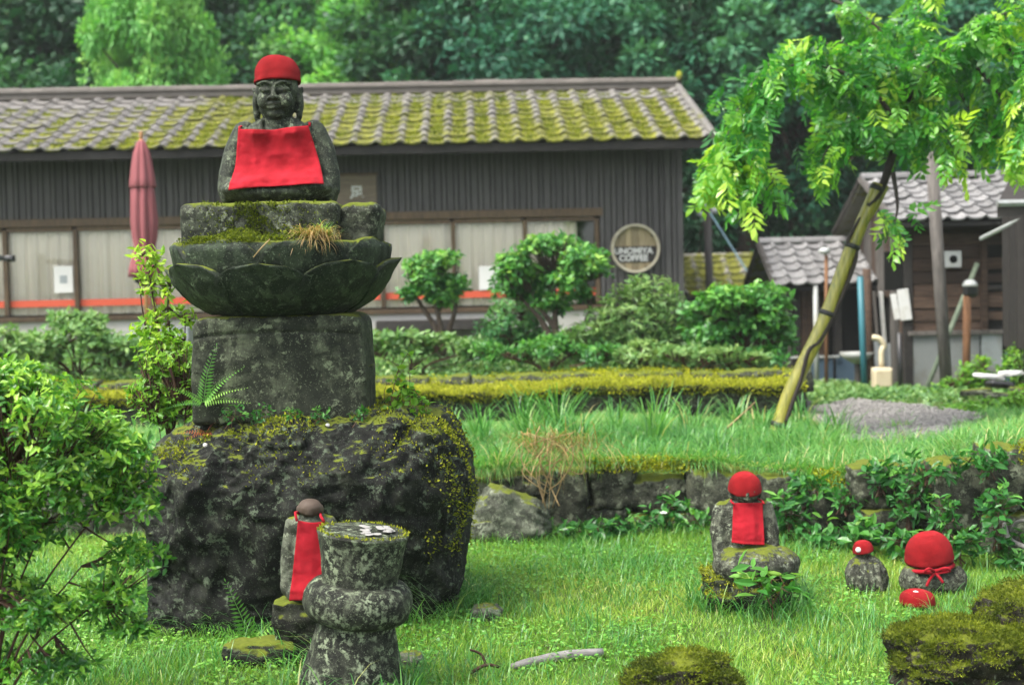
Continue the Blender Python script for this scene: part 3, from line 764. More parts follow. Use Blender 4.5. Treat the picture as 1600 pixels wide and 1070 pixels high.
# eave: soffit, rafters, fascia
sof = [(LX, -.72, zev - .05), (OVR - .03, -.72, zev - .05), (OVR - .03, RIDGE_Y, zr - .05), (LX, RIDGE_Y, zr - .05)]
sof2 = [(x_, y_, z_ - .045) for x_, y_, z_ in sof]
link('roof_deck', mesh_np('roof_deck', sof + sof2, [(0, 1, 2, 3), (7, 6, 5, 4), (0, 4, 5, 1), (1, 5, 6, 2), (2, 6, 7, 3), (3, 7, 4, 0)]), M['darkwood'], HB)
bk = [(LX, DEP + .75, zev - .05), (OVR - .03, DEP + .75, zev - .05), (OVR - .03, RIDGE_Y, zr + .02), (LX, RIDGE_Y, zr + .02)]
bk2 = [(x_, y_, z_ - .045) for x_, y_, z_ in bk]
link('rear_roof', mesh_np('rear_roof', bk + bk2, [(3, 2, 1, 0), (4, 5, 6, 7), (1, 5, 4, 0), (2, 6, 5, 1), (3, 7, 6, 2), (0, 4, 7, 3)]), M['tile_old'], HB)
wallbox('fascia_board', LX, OVR - .02, -.745, -.722, zev - .14, zev - .035, M['darkwood'])
x = OVR - .3
while x > hp(-260, 300).x:
    box('rafter', (x, -.36, zev - .13 + .36 * math.tan(SL)), (.05, .72 / math.cos(SL), .07), M['darkwood'], HB, rot=(SL, 0, 0)); x -= .46
pitch = .285; cols = int((OVR - hp(-270, 230, -.75).x) / pitch) + 1; rows = 10
tiled_slope(HB, (OVR - cols * pitch, -.80, zev - .045), (1, 0, 0), (0, math.cos(SL), math.sin(SL)), cols, rows, pitch, slen / rows, M['tile'], seed=3)
# tufts of moss rooted in the tile troughs
n = 26000; cc_ = RNG.integers(0, cols, n); rw_ = RNG.random(n) * slen; uu = RNG.uniform(.05, .60, n)
xx = OVR - cols * pitch + (cc_ + uu) * pitch; yy = -.80 + rw_ * math.cos(SL); zz_ = zev - .045 + rw_ * math.sin(SL) + .020
wx = np.stack([xx, yy, zz_], 1); kk = (fbm(wx, .55, 3, 17) * .9 + fbm(wx, 2.6, 4, 18) + .30 * sstep(hp(120, 200).x, hp(330, 200).x, xx) > .10) & (fbm(wx, 7, 2, 19) > -.3); wx = wx[kk]; n = len(wx)
link('roof_moss', scatter('roof_moss', LEAF2, wx, rand_dirs(n, .2, 1) + [0, -.3, 0], rand_dirs(n), RNG.uniform(.014, .030, n), RNG.uniform(.018, .040, n), tint=np.clip(.4 + .7 * fbm(wx, 2.0, 3, 20) + RNG.normal(0, .15, n), 0, 1)), M['mossleaf'], HB, kind='stuff')
# verge cap on the right gable edge and ridge stack
V, F = tube_np([(OVR + .02, -.80, zev + .01), (OVR + .02, RIDGE_Y, zr + .03)], .055, 8); link('verge_tile', mesh_np('verge_tile', V, F), M['tile'], HB)
wallbox('ridge_base', OVR - cols * pitch, OVR + .02, RIDGE_Y - .10, RIDGE_Y + .10, zr - .02, zr + .060, M['tile_ridge'])
wallbox('ridge_course', OVR - cols * pitch, OVR + .02, RIDGE_Y - .125, RIDGE_Y + .125, zr + .063, zr + .085, M['tile_ridge'])
hr = half_round(.085, .33); hr.materials.append(M['tile_ridge']); x = OVR - .30
while x > OVR - cols * pitch:
    o = bpy.data.objects.new('ridge_tile', hr); COL.objects.link(o); o.parent = HB; o.location = (x, RIDGE_Y, zr + .080 + random.uniform(0, .012)); o.rotation_euler = (0, random.uniform(-.02, .02), 0); x -= .315
me = lathe_me('ridge_end', [(.02, -.02), (.10, 0), (.12, .03), (.10, .06), (.02, .07)], 16)
link('ridge_end', me, M['mossbank'], HB, loc=(OVR + .02, RIDGE_Y, zr + .12), rot=(0, R(90), 0))
# window band
posts = [8, 118, 235, 355, 475, 597, 708, 820, 935]
px_posts = [hp(p, 420).x for p in posts]; px_posts = [px_posts[0] - 2.85, px_posts[0] - 1.9, px_posts[0] - .95] + px_posts
wallbox('window_lintel', LX, xw1 + .06, -.03, .10, z_head, z_head + .10, M['frame'])
wallbox('window_sill', LX, xw1 + .06, -.045, .10, z_sill - .05, z_sill + .012, M['frame'])
wallbox('plinth_wall', LX, xw1 + .02, .0, .10, -.25, z_sill - .05, M['plaster'])
wallbox('bench_ledge', hp(590, 500).x, hp(760, 500).x, -.36, -.02, hp(640, 508).z - .06, hp(640, 500).z, M['darkwood'])
for bx_ in (600, 690, 755):
    xx = hp(bx_, 500).x; wallbox('bench_leg', xx - .04, xx + .04, -.32, -.06, -.1, hp(640, 508).z - .06, M['darkwood'])
for i in range(1, len(px_posts) - 1):
    a_, b_ = px_posts[i], px_posts[i + 1]
    f = thing_part = box('window', ((a_ + b_) / 2, .03, z_head - .03), (b_ - a_ - .06, .05, .06), M['frame'], HB)
    h_ = z_head - z_sill - .07; zc = (z_sill + z_head) / 2 - (z_head - .03)
    box('jamb', (-(b_ - a_) / 2 + .012, -.02, zc), (.055, .09, h_), M['frame'], f)
    if i == len(px_posts) - 2: box('jamb', ((b_ - a_) / 2 - .012, -.02, zc), (.055, .09, h_), M['frame'], f)
    box('pane', (0, .012, zc), (b_ - a_ - .06, .006, h_), M['glass'], f, bevel=0)
    # curtain with soft pleats
    w_ = b_ - a_ - .02; xe = w_ / 2 - (.24 if i == len(px_posts) - 2 else 0); nx = 90; xx = np.linspace(-w_ / 2, xe, nx)
    yy = .10 + .020 * np.sin(xx * 46 + i) + .012 * np.sin(xx * 23.7 + 2 * i) + .006 * np.sin(xx * 91)
    Vc = np.concatenate([np.stack([xx, yy, np.full(nx, zc - h_ / 2)], 1), np.stack([xx, yy * .9 + .01, np.full(nx, zc + h_ / 2)], 1)])
    q = np.arange(nx - 1); link('curtain', quad_me('curtain', Vc, np.stack([q, q + 1, q + nx + 1, q + nx], 1)), M['curtain'], f)
    zs = hp(500, 465).z - (z_head - .03)
    box('orange_band', (0, .004, zs), (b_ - a_ - .062, .004, .085), M['orange'], f, bevel=0)
def notice(x0, y0, x1, y1, prints=()):
    a_ = hp(x0, y0, .02); b_ = hp(x1, y1, .02)
    o = wallbox('paper_notice', a_.x, b_.x, .012, .020, b_.z, a_.z, M['paper'], bevel=0)
    return o
tagit(notice(84, 416, 115, 457), label='white paper notice taped inside the leftmost window')
box('printed_square', (0, -.006, .0), (.09, .003, .10), M['greyink'], [o for o in HB.children if o.name.startswith('paper_notice')][-1], bevel=0)
tagit(notice(748, 416, 786, 452), label='white paper notice beside the large clipped shrub')
# board with a painted character, round barrel sign
def text_me(s, size, ext=.006, bold=0.0):
    cu = bpy.data.curves.new('txt', 'FONT'); cu.body = s; cu.size = size; cu.extrude = ext; cu.align_x = 'CENTER'; cu.align_y = 'CENTER'; cu.offset = bold
    o = bpy.data.objects.new('txt', cu); COL.objects.link(o); dg = bpy.context.evaluated_depsgraph_get(); dg.update()
    me = bpy.data.meshes.new_from_object(o.evaluated_get(dg)); bpy.data.objects.remove(o); return me
a_ = hp(344, 277, -.03); b_ = hp(590, 343, -.03)
SB = thing('sign_board', 'brown wooden name board with pale painted character on the wall behind the statue', 'sign', HM @ Vector(((a_.x + b_.x) / 2, -.045, (a_.z + b_.z) / 2 + .02)), R(1.6))
box('board', (0, 0, 0), (b_.x - a_.x, .03, a_.z - b_.z - .04), M['signboard'], SB)
for s_ in (-1, 1): box('board_frame', (0, -.006, s_ * (a_.z - b_.z - .04) / 2), (b_.x - a_.x + .04, .045, .03), M['frame'], SB)
tx = hp(557, 302, -.07).x - (a_.x + b_.x) / 2; tz = hp(557, 302, -.07).z - ((a_.z + b_.z) / 2 + .02)
link('painted_character', text_me('足', .17, .004, .006), M['letter'], SB, loc=(tx, -.020, tz), rot=(R(90), 0, 0))
sc_ = hp(993, 388, -.08); rad = .30
RS = thing('round_sign', 'round barrel head sign with pale lettering on the coffee house wall', 'sign', HM @ Vector((sc_.x, -.035, sc_.z)), R(1.6))
for i in range(7):
    w = rad * 2 * .96 / 7; xx = -rad * .96 + w * (i + .5); hh = 2 * math.sqrt(max(.01, (rad * .95) ** 2 - xx * xx)) * .995
    box('stave', (xx, 0, 0), (w * .97, .02 + .002 * (i % 3), hh), M['barrel'], RS)
nh = 48; V = []; F = []
for k in range(nh):
    a = 2 * math.pi * k / nh
    for (r_, y_) in ((rad * .93, .01), (rad * .92, -.07), (rad * 1.02, -.075), (rad * 1.03, .02)): V.append((r_ * math.cos(a), y_, r_ * math.sin(a)))
for k in range(nh):
    for j in range(4): F.append((k * 4 + j, k * 4 + (j + 1) % 4, ((k + 1) % nh) * 4 + (j + 1) % 4, ((k + 1) % nh) * 4 + j))
link('hoop', mesh_np('hoop', V, F), M['hoop'], RS)
box('name_strip', (0.0, -.020, -.075), (rad * 1.78, .014, .20), M['darkwood'], RS)
link('lettering', text_me('UNOMIYA', .105, .003, .004), M['letter'], RS, loc=(-.025, -.030, -.035), rot=(R(90), 0, 0))
link('lettering', text_me('COFFEE', .105, .003, .004), M['letter'], RS, loc=(-.025, -.030, -.125), rot=(R(90), 0, 0))
# dark lamp bracket at the far left of the facade
d0 = P(-30, 405, 16.6); LB = thing('wall_lantern', 'small black bracket fixture jutting in at the left edge beside the window', 'lamp', (d0.x, d0.y, d0.z))
V, F = tube_np([(0, 0, .02), (.18, 0, .015), (.30, 0, 0)], [.03, .035, .025], 8); link('bracket_arm', mesh_np('bracket_arm', V, F, smooth=True), M['black'], LB)
link('bracket_head', quad_me('bracket_head', *rock(.14, .12, .09, 5, n=6, boxy=.5)), M['black'], LB, loc=(.34, 0, .0))
V, F = tube_np([(-.02, 0, .12), (-.02, 0, -1.2)], .05, 8); link('bracket_post', mesh_np('bracket_post', V, F), M['black'], LB)
# ------------------------------------------------------------------ boulder and main statue
YS = 6.6; sc = YS / FPX
OUT = [(236, 800), (240, 730), (256, 694), (296, 668), (345, 664), (395, 648), (450, 641), (520, 646), (575, 654), (615, 652), (640, 644), (660, 658), (695, 656), (716, 680), (731, 720), (742, 780), (738, 840), (724, 895), (704, 940), (688, 985), (668, 1035), (560, 1055), (430, 1050), (320, 1040), (250, 1030), (240, 930), (234, 860)]
oc = (490, 835); base = P(490, 985, YS)
BO = thing('great_boulder', 'huge dark lichen covered boulder carrying the red bibbed statue', 'boulder', (base.x, YS + .12, gz(base.x, YS)))
op = np.array([((x - oc[0]) * sc, -(y - oc[1]) * sc) for x, y in OUT]); oa = np.arctan2(op[:, 1], op[:, 0]); orad = np.hypot(op[:, 0], op[:, 1]); o_ = np.argsort(oa); oa, orad = oa[o_], orad[o_]
oa3 = np.concatenate([oa - 2 * np.pi, oa, oa + 2 * np.pi]); or3 = np.tile(orad, 3)
V, F = cubegrid(130); spv = V / np.linalg.norm(V, axis=1)[:, None]
ph = np.arctan2(spv[:, 2], spv[:, 0]); Rr = np.interp(ph, oa3, or3)
rho = (1 - np.abs(spv[:, 1]) ** 3.2) ** (1 / 3.2); hx = np.hypot(spv[:, 0], spv[:, 2]) + 1e-9
p = np.stack([spv[:, 0] / hx * Rr * rho, np.sign(spv[:, 1]) * np.abs(spv[:, 1]) ** .75 * .56, spv[:, 2] / hx * Rr * rho], 1)
# upper half stands proud of the lower half; left shoulder recedes
p[:, 1] -= .10 * sstep(-.15, .25, p[:, 2]) * (p[:, 1] < 0) - .05
nn = vnormals(p, F)
rgp = np.random.default_rng(41)
for _ in range(14):                      # fracture planes chop the rounded mass into facets
    pl = rgp.normal(size=3); pl[1] = -abs(pl[1]) * 1.3; pl /= np.linalg.norm(pl); sp_ = p @ pl; lim = sp_.max() * rgp.uniform(.84, .98)
    ov_ = np.clip(sp_ - lim, 0, None); p = p - pl * (ov_ * .8)[:, None] * (.35 if abs(pl[1]) < .45 else 1.0)
d = fbm(p, 1.7, 3, 4) * .08 + fbm(p, 3.0, 6, 12, ridged=True, gain=.55) * .10 + fbm(p, 12, 5, 6, gain=.65) * .024
d = d + .045 * np.round(fbm(p * [1, 1, 1.6], 2.3, 2, 30) * 3) / 3
d = d * (.35 + .65 * np.clip(-nn[:, 1] + .3, 0, 1))
p = p + nn * d[:, None]
BOV, BON = None, None
zoff = P(oc[0], oc[1], YS).z - BO.location.z; xoff = P(oc[0], oc[1], YS).x - BO.location.x
p[:, 0] *= .985
p = p + [xoff, 0, zoff]
bme = quad_me('rock_body', p, F); link('rock_body', bme, M['boulder'], BO)
bbvh = bvh_of(bme); BOW = Vector(BO.location)
def on_boulder(px, py):
    o = CAMP - BOW; d = ray(px, py).normalized(); h = bbvh.ray_cast(o, d)
    return (h[0] + BOW, h[1]) if h[0] is not None else (P(px, py, YS), Vector((0, -1, 0)))
# soft moss tufts on the upward ledges of the boulder
nn = vnormals(p, F); k = np.where((nn[:, 2] > .45) & (fbm(p, 3, 3, 3) > -.12) & (p[:, 2] > .3))[0]
k2 = np.where((p[:, 0] > .55) & (nn[:, 0] > .35) & (fbm(p, 4, 3, 5) > .0) & (p[:, 2] > .25))[0]; k = np.concatenate([k, k2])
k = RNG.choice(k, 9000); n = len(k)
link('moss', scatter('moss', LEAF2, p[k] + RNG.normal(0, .008, (n, 3)), nn[k] + rand_dirs(n) * .7, rand_dirs(n), RNG.uniform(.006, .012, n), RNG.uniform(.008, .02, n)), M['mossleaf'], BO, kind='stuff')

def zat(py, px=440, Y=YS): return P(px, py, Y).z
YB = YS + .02
PB = thing('pedestal_block', 'weathered squared stone block under the lotus bowl', 'pedestal', (P(450, 640, YB).x, YB, zat(655)))
hb = zat(492) - zat(655)
def blk(p):
    t = (p[:, 2] / hb + .5); p = p.copy(); p[:, 0] *= (1.02 - .05 * t ** 3); a = np.abs(p[:, 0]) / .41
    p[:, 2] -= .035 * (np.clip(a - .72, 0, 1) / .28) ** 2 * (t > .5); 
    # shallow border line across the face, and carved dents
    ln = np.exp(-((p[:, 2] - (hb / 2 - .075 - .03 * a ** 4)) / .006) ** 2) * (p[:, 1] < -.27) * .012
    p[:, 1] += ln; return p
V, F = rblock(.765, .58, hb, .028, 60, .014, 5., 21, blk, 5)
link('stone_body', quad_me('stone_body', V, F), M['block'], PB, rot=(0, 0, R(1)))

LB0 = zat(494); LP = thing('lotus_bowl', 'dark green stone lotus bowl with carved petals under the statue seat', 'pedestal', (P(443, 480, YB).x, YB, LB0))
prof_z = np.array([0, .02, .06, .10, .16, .22, .28, .325, .335]) ; prof_r = np.array([.27, .305, .375, .42, .462, .482, .492, .49, .46])
def lr(z): return np.interp(z, prof_z, prof_r)
me = lathe_me('bowl', [(.2, 0)] + list(zip(prof_r, prof_z)) + [(.2, .34)], 72, fn=lambda r, z, a: r * (1 + .012 * math.sin(a * 5 + z * 20) + .006 * math.sin(a * 13)))
link('bowl', me, M['lotus'], LP)
def petal_me(W, ztip, out, flare, seed):
    nu, nv = 17, 18; V = []; F = []
    for lay in (0, 1):
        for j in range(nv):
            v = j / (nv - 1)
            wv = W * (.80 + .20 * math.sin(v * math.pi * .8)) if v < .5 else W * max(.0, 1 - ((v - .5) / .5) ** 2.4) ** .5 * (.80 + .20 * math.sin(v * math.pi * .8))
            wv = max(wv, .02)
            for i in range(nu):
                u = i / (nu - 1) * 2 - 1; a = u * wv; z = .012 + (ztip - .012) * v
                edge = max(abs(u) ** 6, v ** 8)
                r = float(lr(z)) + out * (1 - .25 * u * u) + flare * v ** 5 * (1 - u * u * .5) + .012 * edge - (.05 if lay else 0)
                V.append((r * math.sin(a), -r * math.cos(a), z))
    n = nu * nv
    for j in range(nv - 1):
        for i in range(nu - 1):
            q = j * nu + i; F.append((q, q + 1, q + nu + 1, q + nu)); F.append((q + n + nu, q + n + nu + 1, q + n + 1, q + n))
    rim = list(range(nu)) + [k * nu + nu - 1 for k in range(1, nv)] + [(nv - 1) * nu + k for k in range(nu - 2, -1, -1)] + [k * nu for k in range(nv - 2, 0, -1)]
    for k in range(len(rim)): a_, b_ = rim[k], rim[(k + 1) % len(rim)]; F.append((b_, a_, a_ + n, b_ + n))
    V = np.array(V); V += fbm(V, 11, 4, seed)[:, None] * .006
    return mesh_np('petal', V, F, smooth=True)
for k in range(8):
    o = link('petal', petal_me(R(25.5), .235 + .012 * (k % 3), .036, .026, k), M['lotus'], LP, rot=(0, 0, R(45 * k + 22 - 24)))
    o = link('petal', petal_me(R(25), .345 + .008 * (k % 2), .006, .012, k + 20), M['lotus'], LP, rot=(0, 0, R(45 * k + 22 - 1.5)))

zs0, zs1 = zat(392), zat(320); SLB = thing('seat_slab', 'thick mossy stone seat slab between lotus bowl and statue, broken at its right end', 'pedestal', (P(446, 350, YB).x, YB, zs0))
def slabshape(p):
    q = p.copy(); q[:, 1] *= np.sqrt(np.clip(1 - (np.abs(q[:, 0]) / .62) ** 3, .2, 1)); q[:, 0] *= 1 + .10 * (q[:, 2]); return q
V, F = rblock(.70, .56, zs1 - zs0, .035, 44, .016, 6, 31, slabshape, 5); V[:, 0] += P(421, 350, YB).x - SLB.location.x
V[:, 1] -= .03
slab_me = quad_me('slab_body', V, F); link('slab_body', slab_me, M['slab'], SLB)
V, F = rblock(.19, .42, (zs1 - zs0) * .97, .05, 26, .014, 8, 33, None, 5); V[:, 0] += P(558, 350, YB).x - SLB.location.x; V[:, 1] += .02
V[:, 0] += (.03 * (V[:, 2] / .2)); link('broken_corner', quad_me('broken_corner', V, F), M['slab'], SLB)
# moss spilling over slab and bowl rim
n = 5200; a = RNG.uniform(R(-90 - 62), R(-90 + 40), n); rr = RNG.uniform(.36, .50, n); pos = np.stack([rr * np.cos(a), rr * np.sin(a), .338 + RNG.uniform(-.012, .02, n) + .05 * np.clip((.47 - rr) / .12, 0, 1) * (.5 + .5 * np.sin(a * 9))], 1)
k = RNG.random(n) < .35 + .65 * (np.abs(a - R(-118)) < R(22)); pos = pos[k]; n = len(pos)
link('moss', scatter('moss', LEAF2, pos, rand_dirs(n, .1, 1) + [0, -.35, 0], rand_dirs(n), RNG.uniform(.005, .010, n), RNG.uniform(.008, .018, n), tint=np.clip(RNG.normal(.4, .2, n), 0, 1)), M['mossrock'], LP, kind='stuff')
svb = bvh_of(slab_me); pos = []; nr = []
for _ in range(9000):
    x, z = random.gauss(-.03, .20), random.uniform(.01, zs1 - zs0 + .02); h = svb.ray_cast(Vector((x, -1, z)), Vector((0, 1, 0)))
    if h[0] is not None and random.random() < .05 + .75 * math.exp(-((x + .06 + .5 * (z - .1)) / .17) ** 2) * (float(fbm(np.array([[x, 0, z]]), 15, 3, 2)[0]) > .05): pos.append(h[0]); nr.append(h[1])
n = len(pos); link('moss', scatter('moss', LEAF2, np.array(pos), np.array(nr) + rand_dirs(n) * .8 + [0, 0, .3], rand_dirs(n), RNG.uniform(.005, .010, n), RNG.uniform(.007, .016, n), tint=np.clip(RNG.normal(.35, .2, n), 0, 1)), M['mossrock'], SLB, kind='stuff')

# ---- the Buddha: one continuous carved body
z0 = zat(322); BU = thing('seated_statue', 'large seated stone Buddha with red cap and wide red bib above the boulder', 'statue', (P(438, 310, YB).x, YB, z0))
bm = bmesh.new()
U = lambda px, py: ((px - 438) * sc, (322 - py) * sc)
ell(bm, (0, -.02, .055), (.262, .20, .058), seg=28)                    # folded legs and robe hem
ell(bm, (-.13, -.05, .075), (.13, .15, .055)); ell(bm, (.13, -.05, .075), (.13, .15, .055))
ell(bm, (0, .03, .21), (.165, .115, .20), seg=28); ell(bm, (0, .02, .31), (.165, .095, .085), seg=24)
for s in (-1, 1):
    cap_(bm, [(s * .160, .02, .338), (s * .200, .015, .25), (s * .222, -.01, .14), (s * .232, -.03, .075)], [.060, .060, .060, .052], 14)
    cap_(bm, [(s * .228, -.03, .085), (s * .15, -.12, .085), (s * .05, -.165, .085)], [.050, .045, .035], 12)
    ell(bm, (s * .232, -.02, .055), (.040, .07, .055))
    for j in range(3): cap_(bm, curve([(s * (.062 + .022 * j), .0, .402 - .012 * j), (s * (.072 + .022 * j), -.062 - .006 * j, .372 - .010 * j), (s * (.056 + .018 * j), -.098 - .004 * j, .325)], 8), [.013] * 9, 8)
    # long ears joined to the head
    ell(bm, (s * .101, .012, .478), (.017, .034, .064)); ell(bm, (s * .098, .006, .425), (.015, .024, .032))
    cap_(bm, [(s * .106, -.006, .53), (s * .112, .012, .545), (s * .110, .03, .53)], [.008] * 3, 8)
    # brow, lid, cheek, nostril
    cap_(bm, curve([(s * .014, -.106, .548), (s * .042, -.104, .560), (s * .076, -.082, .550)], 6), [.007] * 7, 8)
    ell(bm, (s * .043, -.088, .527), (.028, .018, .012)); cap_(bm, [(s * .018, -.100, .523), (s * .043, -.104, .519), (s * .068, -.090, .522)], [.0045] * 3, 6)
    ell(bm, (s * .046, -.072, .478), (.036, .036, .042)); ell(bm, (s * .016, -.112, .487), (.012, .012, .010))
cap_(bm, [(0, .005, .33), (0, .0, .42)], [.070, .064], 18)
ell(bm, (0, 0, .545), (.097, .105, .125), seg=28); ell(bm, (0, -.012, .465), (.083, .088, .085), seg=24); ell(bm, (0, -.06, .418), (.044, .036, .026))
cap_(bm, [(0, -.098, .540), (0, -.113, .505), (0, -.118, .490)], [.009, .012, .016], 10)
cap_(bm, curve([(-.034, -.090, .459), (-.012, -.107, .462), (0, -.106, .460), (.012, -.107, .462), (.034, -.090, .459)], 8), [.0065] * 9, 8)
cap_(bm, curve([(-.027, -.090, .445), (0, -.104, .443), (.027, -.090, .445)], 6), [.008] * 7, 8)
bud = sculpt(bm, .0048, 1, .0028, 16, 3)
link('body', bud, M['buddha'], BU)
bv = bvh_of(bud)
tl, tr, bl, br = U(381, 204), U(489, 201), U(371, 300), U(515, 293)
bib = bib_me(bv, tl, tr, bl, br, -.135, .010, 44, 40, .020, 5, sag=.012, belly=.012, iters=45)
tagit(link('bib', bib, M['red'], BU), label='wide plain red cloth bib')
bt = Tubes()
for s, q in ((-1, tl), (1, tr)):
    y0_ = bv.ray_cast(Vector((q[0], -2, q[1])), Vector((0, 1, 0)))[0]; y0_ = y0_.y - .012 if y0_ else -.12
    bt.add(curve([(q[0], y0_, q[1]), (q[0] * .99, -.04, q[1] + .016), (s * .13, .06, q[1] + .020), (0, .11, q[1] + .01)], 10), .006, 6)
link('bib_tie', bt.me('bib_tie'), M['red'], BU)
cm = cap_me(.106, .112, .125, .014, 48, 16, .006, 2.5, 4, .004)
tagit(link('cap', cm, M['redknit'], BU, loc=(.002, .0, U(438, 128)[1] - .006), rot=(R(-3), R(-1.5), 0)), label='snug red knitted cap')

# ------------------------------------------------------------------ stone lantern stump with coins
YL = 5.2; sl = YL / FPX; lb = P(548, 1096, YL)
LN = thing('lantern_stump', 'headless stone lantern stump with thick ring and coins on top in front', 'stone lantern', (lb.x, YL, gz(lb.x, YL) - .01))
LN.rotation_euler = (R(1.5), R(6.0), 0)
def dens(prof, m=5):
    out = []
    for (a1, b1), (a2, b2) in zip(prof[:-1], prof[1:]): out += [(a1 + (a2 - a1) * k / m, b1 + (b2 - b1) * k / m) for k in range(m)]
    return out + [prof[-1]]
zz = lambda py: (1096 - py) * sl
prof = [(.19, -.06), (.208, 0), (.200, .03), (.178, zz(1040)), (.160, zz(1010)), (.147, zz(985)), (.138, zz(968)), (.11, zz(958))]
link('flared_foot', lathe_me('flared_foot', dens(prof), 56, nz=(.007, 9, 1)), M['lantern'], LN)
zc = zz(938); prof = [(.10, zc - .085)] + [(.150 + .052 * math.cos(R(t)) ** 1.0, zc + .076 * math.sin(R(t)) * (1 if t < 0 else .92)) for t in range(-88, 92, 11)] + [(.12, zc + .075)]
link('ring', lathe_me('ring', dens(prof, 2), 56, nz=(.008, 8, 2)), M['lantern'], LN)
prof = [(.12, zz(915)), (.138, zz(912)), (.140, zz(905)), (.148, zz(880)), (.156, zz(855)), (.164, zz(838)), (.169, zz(832)), (.166, zz(829)), (.155, zz(828)), (.05, zz(827))]
link('cup', lathe_me('cup', dens(prof), 56, nz=(.006, 10, 3)), M['lantern'], LN)
n = 450; a = RNG.uniform(0, 2 * np.pi, n); rr = .167 - np.abs(RNG.normal(0, .015, n)); pos = np.stack([rr * np.cos(a), rr * np.sin(a), np.full(n, zz(829))], 1)
link('moss', scatter('moss', LEAF2, pos, rand_dirs(n, .3, 1), rand_dirs(n), RNG.uniform(.004, .008, n), RNG.uniform(.006, .016, n)), M['mossleaf'], LN, kind='stuff')
LNM = Matrix.Translation(LN.location) @ LN.rotation_euler.to_matrix().to_4x4()
cme = lathe_me('coin', [(.008, 0), (.0150, .0002), (.0150, .0022), (.0135, .0018), (.004, .0018)], 20)
cme.materials.append(M['coin'])
for k in range(22):
    a, r_ = random.uniform(0, 6.28), .10 * math.sqrt(random.random()); q = LNM @ Vector((.012 + r_ * math.cos(a), -.03 + r_ * .8 * math.sin(a), zz(827) + .002 + .0012 * k * .5))
    o = link('coin', cme, None, None, label='small silver coin lying on top of the lantern stump', cat='coin', group='coins on the lantern stump', loc=q)
    o.rotation_euler = (R(1.5) + random.uniform(-.06, .06), R(6) + random.uniform(-.06, .06), 0); o.scale = (1.0 if k % 3 else .85,) * 3

# ------------------------------------------------------------------ small jizo in front of the boulder
YJ = 5.75; sj = YJ / FPX; jb = P(486, 1036, YJ)
JA = thing('small_statue', 'small stone figure with long red bib between boulder and lantern stump', 'statue', (jb.x, YJ, gz(jb.x, YJ)))
U = lambda px, py: ((px - 486) * sj, (1036 - py) * sj)
bm = bmesh.new()
ell(bm, (.010, .02, .40), (.085, .065, .21), seg=24); ell(bm, (.012, .02, .55), (.094, .058, .058), seg=20)
for s in (-1, 1): cap_(bm, [(.012 + s * .075, .02, .555), (.010 + s * .088, .01, .45), (.006 + s * .085, -.005, .30)], [.032, .034, .038], 10)
ell(bm, (.005, .0, .285), (.105, .085, .06)); cap_(bm, [(.008, .01, .58), (.008, .01, .62)], [.035, .03], 10)
jme = sculpt(bm, .006, 2, .004, 22, 8); link('body', jme, M['palestone'], JA)
bm = bmesh.new(); ell(bm, (.013, -.005, .624), (.050, .048, .038), seg=20); ell(bm, (.013, -.044, .618), (.010, .010, .012)); ell(bm, (-.004, -.042, .628), (.010, .008, .006)); ell(bm, (.030, -.042, .628), (.010, .008, .006))
ell(bm, (-.035, 0, .615), (.008, .014, .02)); ell(bm, (.061, 0, .615), (.008, .014, .02)); ell(bm, (.013, -.040, .605), (.018, .012, .006))
tagit(link('head', sculpt(bm, .004, 1, .003, 24, 4), flat_mat('brown_head_stone', (.060, .042, .030), .7, .3, .4, 20), JA), label='round brown stone head')
jv = bvh_of(jme); tl, tr, bl, br = U(474, 812), U(516, 814), U(459, 935), U(524, 930)
link('bib', bib_me(jv, tl, tr, bl, br, -.07, .010, 26, 44, .014, 2, sag=.006, iters=25), M['red'], JA)
bt = Tubes(); bt.add(curve([(tl[0], -.062, tl[1]), (-.040, -.045, .612), (-.028, .01, .600), (.01, .045, .595)], 8), .006, 6); bt.add(curve([(tr[0], -.062, tr[1]), (.062, -.045, .595), (.05, .01, .600), (.01, .045, .595)], 8), .006, 6)
link('bib_tie', bt.me('bib_tie'), M['red'], JA)
V, F = rock(.26, .24, .20, 51, n=20, amp=.12); link('seat_rock', quad_me('seat_rock', V + [-.035, .02, .17], F), M['jizobase'], JA)
V, F = rock(.20, .22, .16, 52, n=16, amp=.12); link('foot_rock', quad_me('foot_rock', V + [-.03, .02, .05], F), M['jizobase'], JA)

# ------------------------------------------------------------------ right hand group
def local_frame(px, py, Y):
    c = P(px, py, Y); return (c.x, Y, gz(c.x, Y)), (lambda x, y: ((x - px) * Y / FPX, (py - y) * Y / FPX))
loc, U = local_frame(1172, 945, 6.6); JB = thing('seated_figure', 'seated stone figure with red cap and narrow red bib on a mossy rock', 'statue', loc)
bm = bmesh.new()
ell(bm, (.035, -.03, .215), (.195, .17, .085), seg=28); ell(bm, (.13, -.05, .205), (.09, .13, .085)); ell(bm, (-.09, -.05, .205), (.09, .13, .08))
ell(bm, (-.022, .03, .35), (.125, .095, .17), seg=24); ell(bm, (-.022, .03, .43), (.128, .08, .085), seg=24)
for s in (-1, 1): cap_(bm, [(-.022 + s * .100, .02, .45), (-.022 + s * .118, .0, .36), (-.02 + s * .115, -.03, .25), (-.02 + s * .03, -.12, .25)], [.045, .044, .044, .035], 12)
cap_(bm, [(-.015, .01, .47), (-.015, .0, .53)], [.045, .04], 12)
ell(bm, (-.015, -.005, .548), (.066, .066, .066), seg=24); ell(bm, (-.015, -.068, .535), (.010, .012, .014))
for s in (-1, 1): ell(bm, (-.015 + s * .026, -.060, .548), (.015, .010, .006)); ell(bm, (-.015 + s * .066, .0, .535), (.009, .018, .030))
ell(bm, (-.015, -.058, .513), (.018, .012, .006))
